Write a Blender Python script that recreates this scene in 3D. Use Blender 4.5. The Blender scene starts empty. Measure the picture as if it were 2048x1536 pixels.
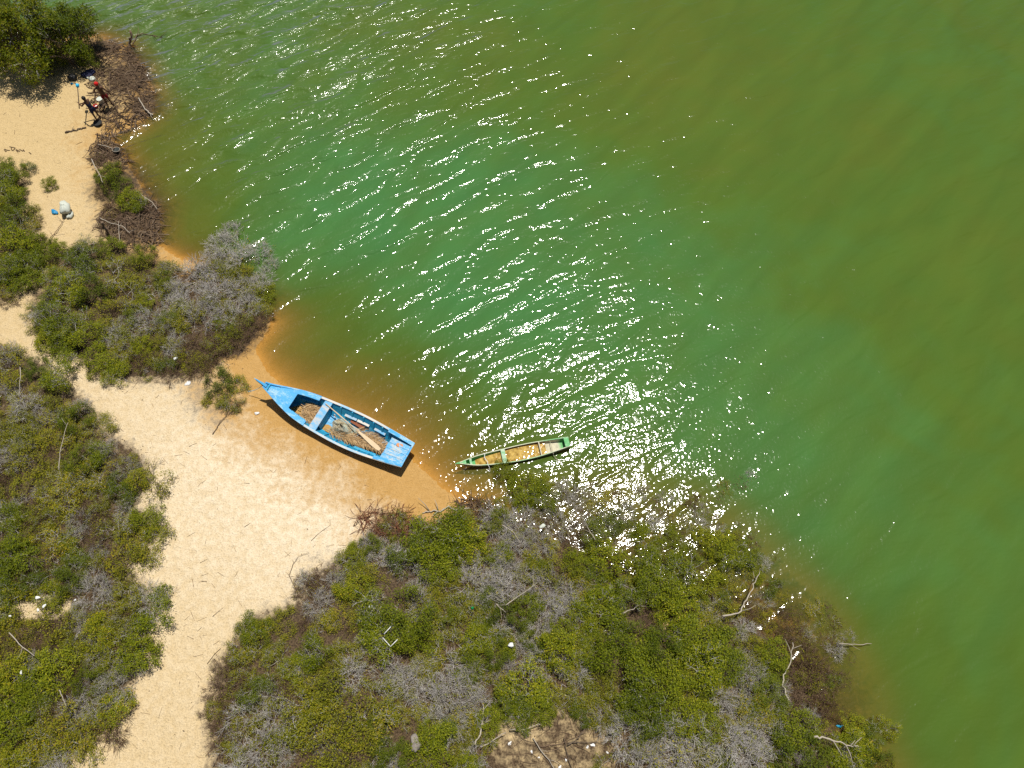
import bpy, bmesh, math, random
import numpy as np
from mathutils import Vector, Matrix

# ------------------------------------------------------------------ camera, sky, sun, exposure
SC = bpy.context.scene
COL = SC.collection
FPX, PITCH, CAMH = 1420.0, math.radians(65), 31.0       # focal length in photo pixels (photo 2048 wide)
cam = bpy.data.cameras.new('camera')
cam.sensor_width = 36.0
cam.lens = 36.0 * FPX / 2048.0
cam.clip_start = 0.5
cam.clip_end = 6000
camo = bpy.data.objects.new('camera', cam)
COL.objects.link(camo)
camo.location = (0, 0, CAMH)
camo.rotation_euler = (math.pi / 2 - PITCH, 0, 0)
SC.camera = camo

SUN_DIR = Vector((0.128, 0.285, 1.0)).normalized()       # towards the sun
SUN_EL = math.asin(SUN_DIR.z)
SUN_AZ = math.atan2(SUN_DIR.x, SUN_DIR.y)
w = bpy.data.worlds.new('World')
SC.world = w
w.use_nodes = True
nt = w.node_tree
bg = nt.nodes['Background']
sky = nt.nodes.new('ShaderNodeTexSky')
sky.sky_type = 'NISHITA'
sky.sun_disc = False
sky.sun_elevation = SUN_EL
sky.sun_rotation = SUN_AZ
nt.links.new(sky.outputs[0], bg.inputs[0])
bg.inputs[1].default_value = 0.052
sun = bpy.data.lights.new('sun', 'SUN')
sun.energy = 4.9
sun.angle = math.radians(0.53)
sun.color = (1.0, 0.95, 0.87)
suno = bpy.data.objects.new('sun', sun)
COL.objects.link(suno)
suno.location = (0, 0, 60)
suno.rotation_euler = (-SUN_DIR).to_track_quat('-Z', 'Y').to_euler()
SC.view_settings.view_transform = 'Standard'
SC.view_settings.look = 'None'
SC.view_settings.exposure = 0.0
SC.view_settings.gamma = 1.0
SC.cycles.use_denoising = False
SC.cycles.max_bounces = 6
SC.cycles.transparent_max_bounces = 8
SC.cycles.use_adaptive_sampling = False
SC.cycles.sample_clamp_direct = 0.0
SC.cycles.sample_clamp_indirect = 4.0
SC.cycles.filter_width = 1.5
SC.render.engine = 'CYCLES'

random.seed(7)
RNG = np.random.default_rng(11)
cp, sp = math.cos(PITCH), math.sin(PITCH)

def pxn(u, v, z=0.0):
    """photo pixel -> x, y on the horizontal plane at height z"""
    u = np.asarray(u, float); v = np.asarray(v, float)
    X = u - 1024.0; U = 768.0 - v
    Y = FPX * cp + U * sp; Z = -FPX * sp + U * cp
    k = (z - CAMH) / Z
    return np.stack([X * k, Y * k], -1)

# ------------------------------------------------------------------ helpers
def mat(name):
    m = bpy.data.materials.new(name)
    m.use_nodes = True
    n = m.node_tree.nodes
    return m, m.node_tree, n['Principled BSDF']

def N(t, kind, **kw):
    n = t.nodes.new(kind)
    for k, val in kw.items():
        if k in ('ins',):
            for kk, vv in val.items():
                n.inputs[kk].default_value = vv
        else:
            setattr(n, k, val)
    return n

def L(t, a, b):
    t.links.new(a, b)

def ramp(t, fac, stops, interp='LINEAR'):
    r = N(t, 'ShaderNodeValToRGB')
    cr = r.color_ramp
    cr.interpolation = interp
    while len(cr.elements) < len(stops):
        cr.elements.new(0.5)
    for e, (p, c) in zip(cr.elements, stops):
        e.position = p
        e.color = (c[0], c[1], c[2], 1) if len(c) == 3 else c
    L(t, fac, r.inputs[0])
    return r.outputs[0]

def g(v):
    return (v, v, v)

def mixc(t, fac, a, b, blend='MIX'):
    m = N(t, 'ShaderNodeMix', data_type='RGBA', blend_type=blend)
    for sock, val in ((m.inputs[0], fac), (m.inputs[6], a), (m.inputs[7], b)):
        if isinstance(val, (int, float)):
            sock.default_value = val
        elif isinstance(val, tuple):
            sock.default_value = (*val, 1)
        else:
            L(t, val, sock)
    return m.outputs[2]

def math_(t, op, a, b=None, clamp=False):
    m = N(t, 'ShaderNodeMath', operation=op, use_clamp=clamp)
    for i, val in enumerate((a, b)):
        if val is None:
            continue
        if isinstance(val, (int, float)):
            m.inputs[i].default_value = val
        else:
            L(t, val, m.inputs[i])
    return m.outputs[0]

def noise(t, scale, detail=3, rough=0.55, vec=None, dist=0.0, out=0, dim='2D'):
    n = N(t, 'ShaderNodeTexNoise', noise_dimensions=dim)
    n.inputs['Scale'].default_value = scale
    n.inputs['Detail'].default_value = detail
    n.inputs['Roughness'].default_value = rough
    n.inputs['Distortion'].default_value = dist
    if vec is None:
        c = N(t, 'ShaderNodeTexCoord')
        vec = c.outputs['Object']
    L(t, vec, n.inputs['Vector'])
    return n.outputs[out]

def bump(t, height, strength, dist, target):
    b = N(t, 'ShaderNodeBump')
    b.inputs['Strength'].default_value = strength
    b.inputs['Distance'].default_value = dist
    L(t, height, b.inputs['Height'])
    L(t, b.outputs[0], target.inputs['Normal'])

class MB:
    """collects vertices and faces into one mesh"""
    def __init__(self):
        self.v = []; self.f = []; self.nv = 0
    def add(self, verts, faces):
        verts = np.asarray(verts, float).reshape(-1, 3)
        self.v.append(verts)
        for fc in faces:
            self.f.append([i + self.nv for i in fc])
        self.nv += len(verts)
    def box(self, c, s, rz=0.0, tilt=None):
        x, y, z = [q / 2 for q in s]
        P = np.array([(-x, -y, -z), (x, -y, -z), (x, y, -z), (-x, y, -z), (-x, -y, z), (x, -y, z), (x, y, z), (-x, y, z)])
        R = Matrix.Rotation(rz, 3, 'Z')
        if tilt is not None:
            R = R @ Matrix.Rotation(tilt, 3, 'Y')
        P = P @ np.array(R).T + np.array(c)
        self.add(P, [(3, 2, 1, 0), (4, 5, 6, 7), (0, 1, 5, 4), (1, 2, 6, 5), (2, 3, 7, 6), (3, 0, 4, 7)])
    def hexa(self, P):
        """eight corners: bottom four then top four"""
        self.add(P, [(3, 2, 1, 0), (4, 5, 6, 7), (0, 1, 5, 4), (1, 2, 6, 5), (2, 3, 7, 6), (3, 0, 4, 7)])
    def tube(self, pts, rad, n=6, cap=True):
        pts = np.asarray(pts, float); m = len(pts)
        rad = np.broadcast_to(np.asarray(rad, float), (m,))
        V = []
        up = np.array([0.13, 0.21, 0.97])
        for i in range(m):
            d = pts[min(i + 1, m - 1)] - pts[max(i - 1, 0)]
            d = d / (np.linalg.norm(d) + 1e-9)
            a = np.cross(d, up); la = np.linalg.norm(a)
            a = a / la if la > 1e-3 else np.array([1.0, 0, 0])
            b = np.cross(d, a)
            for k in range(n):
                th = 2 * math.pi * k / n
                V.append(pts[i] + rad[i] * (math.cos(th) * a + math.sin(th) * b))
        Fc = [(i * n + k, i * n + (k + 1) % n, (i + 1) * n + (k + 1) % n, (i + 1) * n + k) for i in range(m - 1) for k in range(n)]
        if cap:
            Fc += [tuple(range(n))[::-1], tuple((m - 1) * n + k for k in range(n))]
        self.add(V, Fc)
    def lathe(self, prof, n=16, c=(0, 0, 0)):
        V = []; m = len(prof)
        for r, z in prof:
            for k in range(n):
                th = 2 * math.pi * k / n
                V.append((c[0] + r * math.cos(th), c[1] + r * math.sin(th), c[2] + z))
        Fc = [(i * n + k, i * n + (k + 1) % n, (i + 1) * n + (k + 1) % n, (i + 1) * n + k) for i in range(m - 1) for k in range(n)]
        Fc += [tuple(range(n))[::-1], tuple((m - 1) * n + k for k in range(n))]
        self.add(V, Fc)
    def mesh(self, name, m, smooth=False):
        me = bpy.data.meshes.new(name)
        me.from_pydata(np.concatenate(self.v).tolist(), [], self.f)
        me.materials.append(m)
        if smooth:
            me.polygons.foreach_set('use_smooth', [True] * len(me.polygons))
        me.update()
        return me
    def build(self, name, m, parent=None, smooth=False):
        return ob(name, self.mesh(name, m, smooth), parent)

def fast_mesh(name, V, F4, m, smooth=False):
    """V (n,3), F4 (k,4) -> mesh through foreach_set"""
    me = bpy.data.meshes.new(name)
    V = np.ascontiguousarray(V, dtype=np.float32); F4 = np.ascontiguousarray(F4, dtype=np.int32)
    me.vertices.add(len(V)); me.vertices.foreach_set('co', V.ravel())
    k = F4.shape[1]
    me.loops.add(F4.size); me.loops.foreach_set('vertex_index', F4.ravel())
    me.polygons.add(len(F4))
    me.polygons.foreach_set('loop_start', np.arange(0, F4.size, k, dtype=np.int32))
    me.polygons.foreach_set('loop_total', np.full(len(F4), k, dtype=np.int32))
    if smooth:
        me.polygons.foreach_set('use_smooth', np.ones(len(F4), dtype=bool))
    me.materials.append(m)
    me.update(calc_edges=True)
    return me

def ob(name, data, parent=None):
    o = bpy.data.objects.new(name, data)
    COL.objects.link(o)
    if parent is not None:
        o.parent = parent
    return o

def tag(o, label=None, cat=None, group=None, kind=None):
    if label: o['label'] = label
    if cat: o['category'] = cat
    if group: o['group'] = group
    if kind: o['kind'] = kind
    return o

def empty(name, loc, label, cat, group=None, rz=0.0):
    o = ob(name, None)
    o.location = loc
    o.rotation_euler = (0, 0, rz)
    o.empty_display_size = 0.3
    return tag(o, label, cat, group)

# ------------------------------------------------------------------ land form
SHORE_PX = [(-420, 40), (-150, 75), (0, 97), (90, 80), (195, 72), (258, 96), (290, 140), (308, 190), (306, 222), (268, 254), (222, 272),
            (240, 298), (258, 330), (285, 372), (322, 420), (318, 462), (318, 488), (352, 512), (430, 540), (505, 600), (545, 645), (530, 672),
            (512, 698), (535, 742), (575, 778), (640, 815), (720, 850), (790, 890), (835, 928), (885, 975), (925, 1002),
            (958, 1010), (1005, 1028), (1090, 1066), (1180, 1112), (1290, 1160), (1400, 1196), (1480, 1228), (1535, 1275), (1585, 1330),
            (1625, 1400), (1660, 1450), (1700, 1500), (1760, 1580), (1850, 1720)]
_s = pxn([p[0] for p in SHORE_PX], [p[1] for p in SHORE_PX], 0.0)
LAND = np.concatenate([[(-1800, 62.0), (-220, 52.0)], _s, [(45, -45), (160, -260), (300, -1800), (-1800, -1800)]])

def signed_dist(P):
    """positive on land, negative over water"""
    P = np.asarray(P, float).reshape(-1, 2)
    A = LAND; B = np.roll(LAND, -1, axis=0)
    best = np.full(len(P), 1e18); inside = np.zeros(len(P), bool)
    for a, b in zip(A, B):
        ab = b - a; ap = P - a
        t = np.clip((ap @ ab) / (ab @ ab), 0, 1)
        d = ap - t[:, None] * ab
        best = np.minimum(best, (d * d).sum(1))
        cond = ((a[1] > P[:, 1]) != (b[1] > P[:, 1]))
        xi = (b[0] - a[0]) * (P[:, 1] - a[1]) / (b[1] - a[1] + 1e-12) + a[0]
        inside ^= cond & (P[:, 0] < xi)
    return np.where(inside, 1, -1) * np.sqrt(best)

COVE = pxn(760, 800, 0.0); SHELF = pxn(1360, 1060, 0.0); SHELF2 = pxn(1650, 1290, 0.0)
def lumps(P):
    x, y = P[:, 0], P[:, 1]
    return (np.sin(0.9 * x + 1.3 * np.sin(0.6 * y)) * np.cos(0.8 * y + 0.7 * np.sin(0.5 * x + 1)) * 0.035
            + np.sin(2.3 * x + 0.8 * y + 2 * np.sin(1.1 * y)) * np.cos(2.6 * y - 0.6 * x) * 0.018)

def hgt(P, sd=None):
    P = np.asarray(P, float).reshape(-1, 2)
    d = signed_dist(P) if sd is None else sd
    land = 0.95 * (1 - np.exp(-np.maximum(d, 0) / 8.0))
    cove = np.exp(-((P - COVE) ** 2).sum(1) / (2 * 5.0 ** 2))       # gently shelving beach by the boats
    cove = cove + 2.2 * np.exp(-((P - SHELF) ** 2).sum(1) / (2 * 4.0 ** 2)) + 1.2 * np.exp(-((P - SHELF2) ** 2).sum(1) / (2 * 2.5 ** 2))   # bush-grown shelf
    bed = -2.2 * (1 - np.exp(np.minimum(d, 0) / (3.6 + 5.5 * cove)))
    wgt = np.clip(np.abs(d) / 1.5, 0, 1)
    return np.where(d > 0, land, bed) + lumps(P) * wgt

_gx = np.arange(-45, 36.01, 0.3); _gy = np.arange(-12, 52.01, 0.3)
_GX, _GY = np.meshgrid(_gx, _gy)
_GZ = hgt(np.stack([_GX.ravel(), _GY.ravel()], -1)).reshape(_GX.shape)
def gz(x, y):
    fx = min(max((x + 45) / 0.3, 0), len(_gx) - 1.001); fy = min(max((y + 12) / 0.3, 0), len(_gy) - 1.001)
    i, j = int(fx), int(fy); a, b = fx - i, fy - j
    return float((_GZ[j, i] * (1 - a) + _GZ[j, i + 1] * a) * (1 - b) + (_GZ[j + 1, i] * (1 - a) + _GZ[j + 1, i + 1] * a) * b)

def gpx(u, v, dz=0.0):
    """photo pixel of a point dz above the ground -> (x, y, ground z)"""
    z = 0.4
    for _ in range(3):
        p = pxn(u, v, z + dz)
        z = gz(p[0], p[1])
    return float(p[0]), float(p[1]), z

def in_poly(P, poly):
    P = np.asarray(P, float).reshape(-1, 2); poly = np.asarray(poly, float)
    inside = np.zeros(len(P), bool)
    for a, b in zip(poly, np.roll(poly, -1, axis=0)):
        cond = ((a[1] > P[:, 1]) != (b[1] > P[:, 1]))
        inside ^= cond & (P[:, 0] < (b[0] - a[0]) * (P[:, 1] - a[1]) / (b[1] - a[1] + 1e-12) + a[0])
    return inside

# thickets, as outlines of the ground they cover (photo pixels)
POLY = {
    'path': [(-250, 690), (0, 690), (45, 705), (118, 745), (150, 775), (175, 805), (212, 832), (205, 862), (248, 880), (288, 905), (300, 935), (308, 978), (285, 1000),
             (255, 1020), (305, 1030), (318, 1100), (250, 1140), (312, 1180), (308, 1250), (292, 1330), (255, 1400), (195, 1480), (140, 1540), (60, 1660), (-250, 1660)],
    'bow': [(60, 620), (80, 560), (120, 500), (170, 480), (300, 500), (360, 545), (440, 500), (530, 520), (560, 560), (545, 630), (500, 690), (470, 720), (420, 745),
            (350, 765), (255, 770), (200, 752), (130, 712), (70, 680)],
    'sack': [(-250, 330), (0, 330), (45, 345), (60, 400), (40, 430), (70, 470), (100, 500), (80, 560), (50, 585), (0, 600), (-250, 600)],
    'canoe': [(705, 1085), (690, 1105), (655, 1130), (600, 1160), (600, 1205), (505, 1230), (460, 1285), (435, 1350), (415, 1420), (425, 1500), (440, 1640), (1820, 1660), (1770, 1500),
              (1690, 1470), (1655, 1400), (1680, 1310), (1640, 1255), (1560, 1245), (1530, 1190), (1490, 1110), (1400, 1100), (1290, 1070), (1200, 1040), (1100, 1010), (1010, 985),
              (950, 1015), (850, 1045), (760, 1040)],
}
POLYW = {k: pxn([p[0] for p in q], [p[1] for p in q], 0.4) for k, q in POLY.items()}
BARE = [(1110, 1490, 105, 50), (1040, 1455, 40, 18), (1345, 1240, 26, 26), (455, 735, 40, 30), (85, 1215, 60, 22)]   # bare ground inside thickets: u, v, ru, rv

def cover(P):
    """0..1: how much leaf litter and roots cover the ground"""
    m = np.zeros(len(P))
    for k in POLYW:
        near = in_poly(P, POLYW[k]).astype(float)
        for a in range(8):                                # feathered edge
            r_ = 0.35 + 0.35 * (a % 2)
            near += in_poly(P + r_ * np.array([math.cos(a * .785), math.sin(a * .785)]), POLYW[k])
        m = np.maximum(m, near / 9.0)
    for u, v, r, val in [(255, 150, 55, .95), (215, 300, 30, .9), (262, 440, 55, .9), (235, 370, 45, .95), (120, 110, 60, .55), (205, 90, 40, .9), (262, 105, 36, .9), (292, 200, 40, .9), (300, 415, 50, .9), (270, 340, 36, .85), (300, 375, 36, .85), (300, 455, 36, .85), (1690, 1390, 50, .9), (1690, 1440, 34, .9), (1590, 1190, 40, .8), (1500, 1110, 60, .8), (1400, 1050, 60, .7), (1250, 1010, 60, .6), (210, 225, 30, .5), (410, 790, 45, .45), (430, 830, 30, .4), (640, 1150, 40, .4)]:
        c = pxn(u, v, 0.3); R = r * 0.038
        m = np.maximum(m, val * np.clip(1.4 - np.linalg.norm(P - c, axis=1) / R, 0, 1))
    for u, v, ru, rv in BARE:
        c = pxn(u, v, 0.6)
        q = ((P - c) / np.array([ru * .023, rv * .025])) ** 2
        m *= np.clip((q.sum(1) - 0.45) / 0.8, 0.72 if v > 1400 else 0.25, 1)
    return m

def axis(lo, hi, step, far, grow=1.35):
    a = list(np.arange(lo, hi + step / 2, step))
    s_ = step
    while a[-1] < far:
        s_ *= grow; a.append(a[-1] + s_)
    s_ = step
    while a[0] > -far:
        s_ *= grow; a.insert(0, a[0] - s_)
    return np.array(a)

def grid_mesh(xs, ys, zfun, name, m):
    X, Y = np.meshgrid(xs, ys)
    P = np.stack([X.ravel(), Y.ravel()], -1)
    z, attrs = zfun(P)
    nx, ny = len(xs), len(ys)
    i = np.arange(nx * ny).reshape(ny, nx)
    F4 = np.stack([i[:-1, :-1].ravel(), i[:-1, 1:].ravel(), i[1:, 1:].ravel(), i[1:, :-1].ravel()], -1)
    me = fast_mesh(name, np.column_stack([P, z]), F4, m, True)
    for k, a in attrs.items():
        at = me.attributes.new(k, 'FLOAT', 'POINT')
        at.data.foreach_set('value', np.ascontiguousarray(a, dtype=np.float32))
    return ob(name, me)

# ------------------------------------------------------------------ setting materials
def mat_ground():
    m, t, b = mat('sandy_ground')
    at_w = N(t, 'ShaderNodeAttribute', attribute_name='shore').outputs['Fac']
    at_c = N(t, 'ShaderNodeAttribute', attribute_name='cover').outputs['Fac']
    at_y = N(t, 'ShaderNodeAttribute', attribute_name='tan').outputs['Fac']
    n1 = noise(t, 0.55, 2, 0.6)
    n2 = noise(t, 3.2, 3, 0.65)
    n3 = noise(t, 14.0, 2, 0.7)
    n4 = noise(t, 45.0, 1, 0.7)
    pale = mixc(t, ramp(t, n2, [(0.35, g(0)), (0.68, g(1))]), (0.68, 0.55, 0.36), (0.79, 0.68, 0.50))
    tanc = mixc(t, n2, (0.53, 0.385, 0.18), (0.62, 0.465, 0.24))
    dry = mixc(t, at_y, pale, tanc)
    grain = ramp(t, n3, [(0.30, g(0.72)), (0.5, g(1.0)), (0.72, g(1.1))])
    dry = mixc(t, 0.65, dry, grain, 'MULTIPLY')
    speck = ramp(t, n4, [(0.26, g(0.45)), (0.34, g(1.0))])
    dry = mixc(t, 0.55, dry, speck, 'MULTIPLY')
    # wet sand near the waterline: distance to the shore broken up by noise
    wv = math_(t, 'ADD', at_w, math_(t, 'MULTIPLY', math_(t, 'SUBTRACT', n1, 0.5), 3.0))
    wv = math_(t, 'ADD', wv, math_(t, 'MULTIPLY', math_(t, 'SUBTRACT', n2, 0.5), 2.0))
    wv = math_(t, 'ADD', wv, math_(t, 'MULTIPLY', at_y, 2.2))
    wet = ramp(t, math_(t, 'MULTIPLY', wv, 0.128), [(0.26, g(1)), (0.62, g(0))])
    wetc = mixc(t, n2, (0.43, 0.24, 0.062), (0.54, 0.33, 0.115))
    wetc = mixc(t, 0.4, wetc, grain, 'MULTIPLY')
    col = mixc(t, wet, dry, wetc)
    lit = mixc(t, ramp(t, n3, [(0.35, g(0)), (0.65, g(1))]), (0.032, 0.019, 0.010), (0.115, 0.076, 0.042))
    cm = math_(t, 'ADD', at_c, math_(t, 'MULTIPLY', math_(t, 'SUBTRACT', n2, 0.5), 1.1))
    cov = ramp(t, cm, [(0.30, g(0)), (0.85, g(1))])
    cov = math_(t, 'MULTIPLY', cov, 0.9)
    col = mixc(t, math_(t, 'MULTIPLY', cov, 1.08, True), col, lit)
    L(t, col, b.inputs['Base Color'])
    rr = mixc(t, wet, g(0.95), g(0.55))
    L(t, rr, b.inputs['Roughness'])
    b.inputs['Specular IOR Level'].default_value = 0.25
    # trodden surface: dents, ripples and grain
    vo = N(t, 'ShaderNodeTexVoronoi', feature='F1', voronoi_dimensions='2D')
    vo.inputs['Scale'].default_value = 2.6
    c = N(t, 'ShaderNodeTexCoord')
    wv2 = N(t, 'ShaderNodeVectorMath', operation='ADD')
    L(t, c.outputs['Object'], wv2.inputs[0])
    L(t, mixc(t, 0.85, noise(t, 1.7, 1, 0.6, out=1), (0, 0, 0)), wv2.inputs[1])
    L(t, wv2.outputs[0], vo.inputs['Vector'])
    foot = ramp(t, vo.outputs['Distance'], [(0.10, g(0.0)), (0.20, g(0.85)), (0.27, g(0.62)), (0.5, g(0.6))])
    trod = ramp(t, n1, [(0.42, g(0.04)), (0.58, g(0.30))])
    dents = math_(t, 'MULTIPLY', foot, trod)
    hh = math_(t, 'ADD', math_(t, 'ADD', math_(t, 'MULTIPLY', n3, 0.5), math_(t, 'MULTIPLY', n2, 0.75)), dents)
    hh = math_(t, 'ADD', hh, math_(t, 'MULTIPLY', n4, 0.15))
    bump(t, hh, 0.75, 0.11, b)
    return m

def mat_water():
    m, t, b = mat('murky_water')
    t.nodes.remove(b)
    dep = N(t, 'ShaderNodeAttribute', attribute_name='depth').outputs['Fac']
    mur = N(t, 'ShaderNodeAttribute', attribute_name='murk').outputs['Fac']
    win = N(t, 'ShaderNodeAttribute', attribute_name='wind').outputs['Fac']
    tc = N(t, 'ShaderNodeTexCoord').outputs['Object']
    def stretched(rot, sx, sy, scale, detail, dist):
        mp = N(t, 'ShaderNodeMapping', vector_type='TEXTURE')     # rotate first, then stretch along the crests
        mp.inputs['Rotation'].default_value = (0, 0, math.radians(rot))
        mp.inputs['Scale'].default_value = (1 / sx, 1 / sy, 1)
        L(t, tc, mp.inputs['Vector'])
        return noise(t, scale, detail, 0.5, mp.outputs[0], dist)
    nb = noise(t, 0.09, 3, 0.55, tc, 1.2)
    ns = noise(t, 0.5, 1, 0.5, tc)
    f = math_(t, 'ADD', mur, math_(t, 'MULTIPLY', math_(t, 'SUBTRACT', nb, 0.5), 0.30))
    f = math_(t, 'ADD', f, math_(t, 'MULTIPLY', math_(t, 'SUBTRACT', ns, 0.5), 0.14))
    # suspended silt: algae green to olive to brown
    body = ramp(t, f, [(0.0, (0.051, 0.160, 0.043)), (0.38, (0.068, 0.122, 0.016)), (0.68, (0.098, 0.114, 0.013)), (1.0, (0.160, 0.120, 0.018))])
    body = mixc(t, 1.0, body, ramp(t, stretched(46, 0.25, 1.0, 0.7, 2, 0.35), [(0.3, g(0.94)), (0.7, g(1.06))]), 'MULTIPLY')     # ripple sheen: light and dark crest streaks painted into the body colour
    shal = ramp(t, dep, [(0.0, g(1)), (0.8, g(0))])
    body = mixc(t, math_(t, 'MULTIPLY', shal, 0.6), body, (0.175, 0.112, 0.018))
    dd = math_(t, 'POWER', 2.71828, math_(t, 'MULTIPLY', dep, -2.3))
    fac = math_(t, 'SUBTRACT', 1.0, dd, True)
    # ripples
    r1 = stretched(31, 0.33, 1.0, 1.1, 1, 0.6)       # wind waves with long crests
    r2 = stretched(16, 0.45, 1.0, 3.2, 1, 0.5)
    r3 = noise(t, 6.5, 1, 0.5, tc)
    r1 = math_(t, 'MULTIPLY', r1, math_(t, 'ADD', math_(t, 'MULTIPLY', win, 0.40), 0.045))
    r2 = math_(t, 'MULTIPLY', r2, math_(t, 'ADD', math_(t, 'MULTIPLY', win, 0.085), 0.009))
    r3 = math_(t, 'MULTIPLY', r3, math_(t, 'ADD', math_(t, 'MULTIPLY', win, 0.012), 0.0105))
    hh = math_(t, 'ADD', math_(t, 'ADD', r1, r2), r3)
    bp = N(t, 'ShaderNodeBump')
    bp.inputs['Strength'].default_value = 1.0
    bp.inputs['Distance'].default_value = 1.0
    L(t, hh, bp.inputs['Height'])
    tr = N(t, 'ShaderNodeBsdfTransparent'); tr.inputs[0].default_value = (0.95, 0.89, 0.70, 1)
    df = N(t, 'ShaderNodeBsdfDiffuse')
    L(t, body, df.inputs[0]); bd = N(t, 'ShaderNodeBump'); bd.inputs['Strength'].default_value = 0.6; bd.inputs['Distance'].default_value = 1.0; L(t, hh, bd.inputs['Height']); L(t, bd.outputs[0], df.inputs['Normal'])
    gl = N(t, 'ShaderNodeBsdfGlossy'); gl.inputs['Roughness'].default_value = 0.085
    L(t, bp.outputs[0], gl.inputs['Normal'])
    fr = N(t, 'ShaderNodeFresnel'); fr.inputs['IOR'].default_value = 1.33
    L(t, bp.outputs[0], fr.inputs['Normal'])
    g2 = N(t, 'ShaderNodeBsdfGlossy'); g2.inputs['Roughness'].default_value = 0.40      # capillary ripples too fine to see
    L(t, bp.outputs[0], g2.inputs['Normal'])
    gm = N(t, 'ShaderNodeMixShader'); L(t, math_(t, 'ADD', math_(t, 'MULTIPLY', math_(t, 'MULTIPLY', win, win), 0.60), 0.03, True), gm.inputs[0])
    L(t, gl.outputs[0], gm.inputs[1]); L(t, g2.outputs[0], gm.inputs[2])
    m1 = N(t, 'ShaderNodeMixShader'); m2 = N(t, 'ShaderNodeMixShader')
    L(t, fac, m1.inputs[0]); L(t, tr.outputs[0], m1.inputs[1]); L(t, df.outputs[0], m1.inputs[2])
    L(t, fr.outputs[0], m2.inputs[0]); L(t, m1.outputs[0], m2.inputs[1]); L(t, gm.outputs[0], m2.inputs[2])
    L(t, m2.outputs[0], t.nodes['Material Output'].inputs[0])
    return m

def rbf(P, C, spread, val):
    num = np.zeros(len(P)); den = np.full(len(P), 1e-9)
    for c, s_, v_ in zip(C, spread * 0.026, val):
        wgt = np.exp(-((P - c) ** 2).sum(1) / (2 * s_ * s_)) + 1e-7 / (1 + ((P - c) ** 2).sum(1) / 400)
        num += wgt * v_; den += wgt
    return num / den

# ------------------------------------------------------------------ ground and water
def ground_fun(P):
    sd = signed_dist(P)
    z = hgt(P, sd)
    c = cover(P) * (sd > -3.0)
    # yellower sand on the far spit by the tree
    TN = np.array([(90, 240, 200, 1.0), (150, 480, 120, .8), (580, 980, 110, .0), (480, 900, 110, .05), (650, 1060, 90, .0), (330, 820, 110, .45), (220, 770, 80, .55), (380, 1100, 110, .30), (380, 1300, 120, .60), (300, 1450, 130, .72), (1100, 1480, 150, .8)])
    tn = rbf(P, pxn(TN[:, 0], TN[:, 1], 0.4), TN[:, 2], TN[:, 3])
    fine = RNG.normal(0, 0.006, len(P)) * (np.abs(sd) < 40)
    return z + fine, {'shore': np.clip(sd, -5, 30), 'cover': c, 'tan': tn}

ground = grid_mesh(axis(-36, 24, 0.2, 2500), axis(-6, 44, 0.2, 2500), ground_fun, 'sandy_ground', mat_ground())
tag(ground, kind='structure')

RBF = np.array([  # photo pixel u, v, spread, silt 0 green .. 1 brown
    (480, 150, 200, .32), (720, 330, 170, .12), (860, 130, 140, .46), (1250, 170, 170, .60), (1480, 230, 160, .54), (1080, 60, 140, .34),
    (700, 480, 160, .02), (1000, 500, 200, .06), (1200, 650, 220, .06), (1450, 620, 160, .26), (1700, 300, 250, .44), (1950, 150, 200, .38),
    (1850, 600, 250, .40), (1650, 850, 200, .26), (1900, 950, 200, .34), (1500, 900, 140, .08), (1600, 1100, 160, .10), (1850, 1250, 180, .28),
    (1750, 1400, 140, .55), (2000, 1480, 150, .38), (430, 380, 110, .55), (330, 300, 70, .85), (620, 620, 90, .60), (720, 760, 100, .85), (900, 880, 90, .85),
    (1050, 830, 100, .40), (1250, 980, 90, .55), (1350, 1060, 80, .70), (1580, 1230, 60, .75), (1680, 1350, 60, .75), (380, 470, 60, .8)])
RBFW = pxn(RBF[:, 0], RBF[:, 1], 0.0)
WND = np.array([(350, 60, 260, 1.25), (700, 150, 260, .85), (560, 330, 150, .62), (1100, 120, 220, .26), (1450, 150, 240, .20), (1900, 200, 300, .16), (860, 420, 180, .30), (1200, 400, 200, .24),
                (1000, 650, 180, .30), (1200, 800, 200, .18), (1500, 700, 200, .14), (1850, 700, 300, .12), (1700, 1100, 250, .05), (1300, 980, 120, .16), (900, 900, 100, .14),
                (700, 750, 80, .16), (400, 420, 70, .30), (320, 280, 60, .30), (1850, 1400, 200, .08)])
WNDW = pxn(WND[:, 0], WND[:, 1], 0.0)

def water_fun(P):
    sd = signed_dist(P)
    z = hgt(P, sd)
    near = np.abs(P).max(1) < 90
    wd = rbf(P, WNDW, WND[:, 2], WND[:, 3])
    x, y = P[:, 0], P[:, 1]
    # low swell, travelling shorewards
    a = x * -0.40 + y * 0.92
    b_ = x * 0.92 + y * 0.40
    sw = 0.022 * np.sin(3.1 * a + 0.9 * np.sin(0.35 * b_) + 0.4 * b_) + 0.013 * np.sin(4.7 * a - 0.5 * b_ + 1.3 * np.sin(0.5 * b_ + 1))
    sw *= wd * np.clip(-sd / 3, 0, 1) * near
    return sw, {'depth': np.maximum(-z, 0), 'murk': rbf(P, RBFW, RBF[:, 2], RBF[:, 3]), 'wind': wd}

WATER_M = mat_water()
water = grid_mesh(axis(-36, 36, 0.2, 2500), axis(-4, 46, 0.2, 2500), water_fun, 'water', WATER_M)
tag(water, kind='structure')
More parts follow.
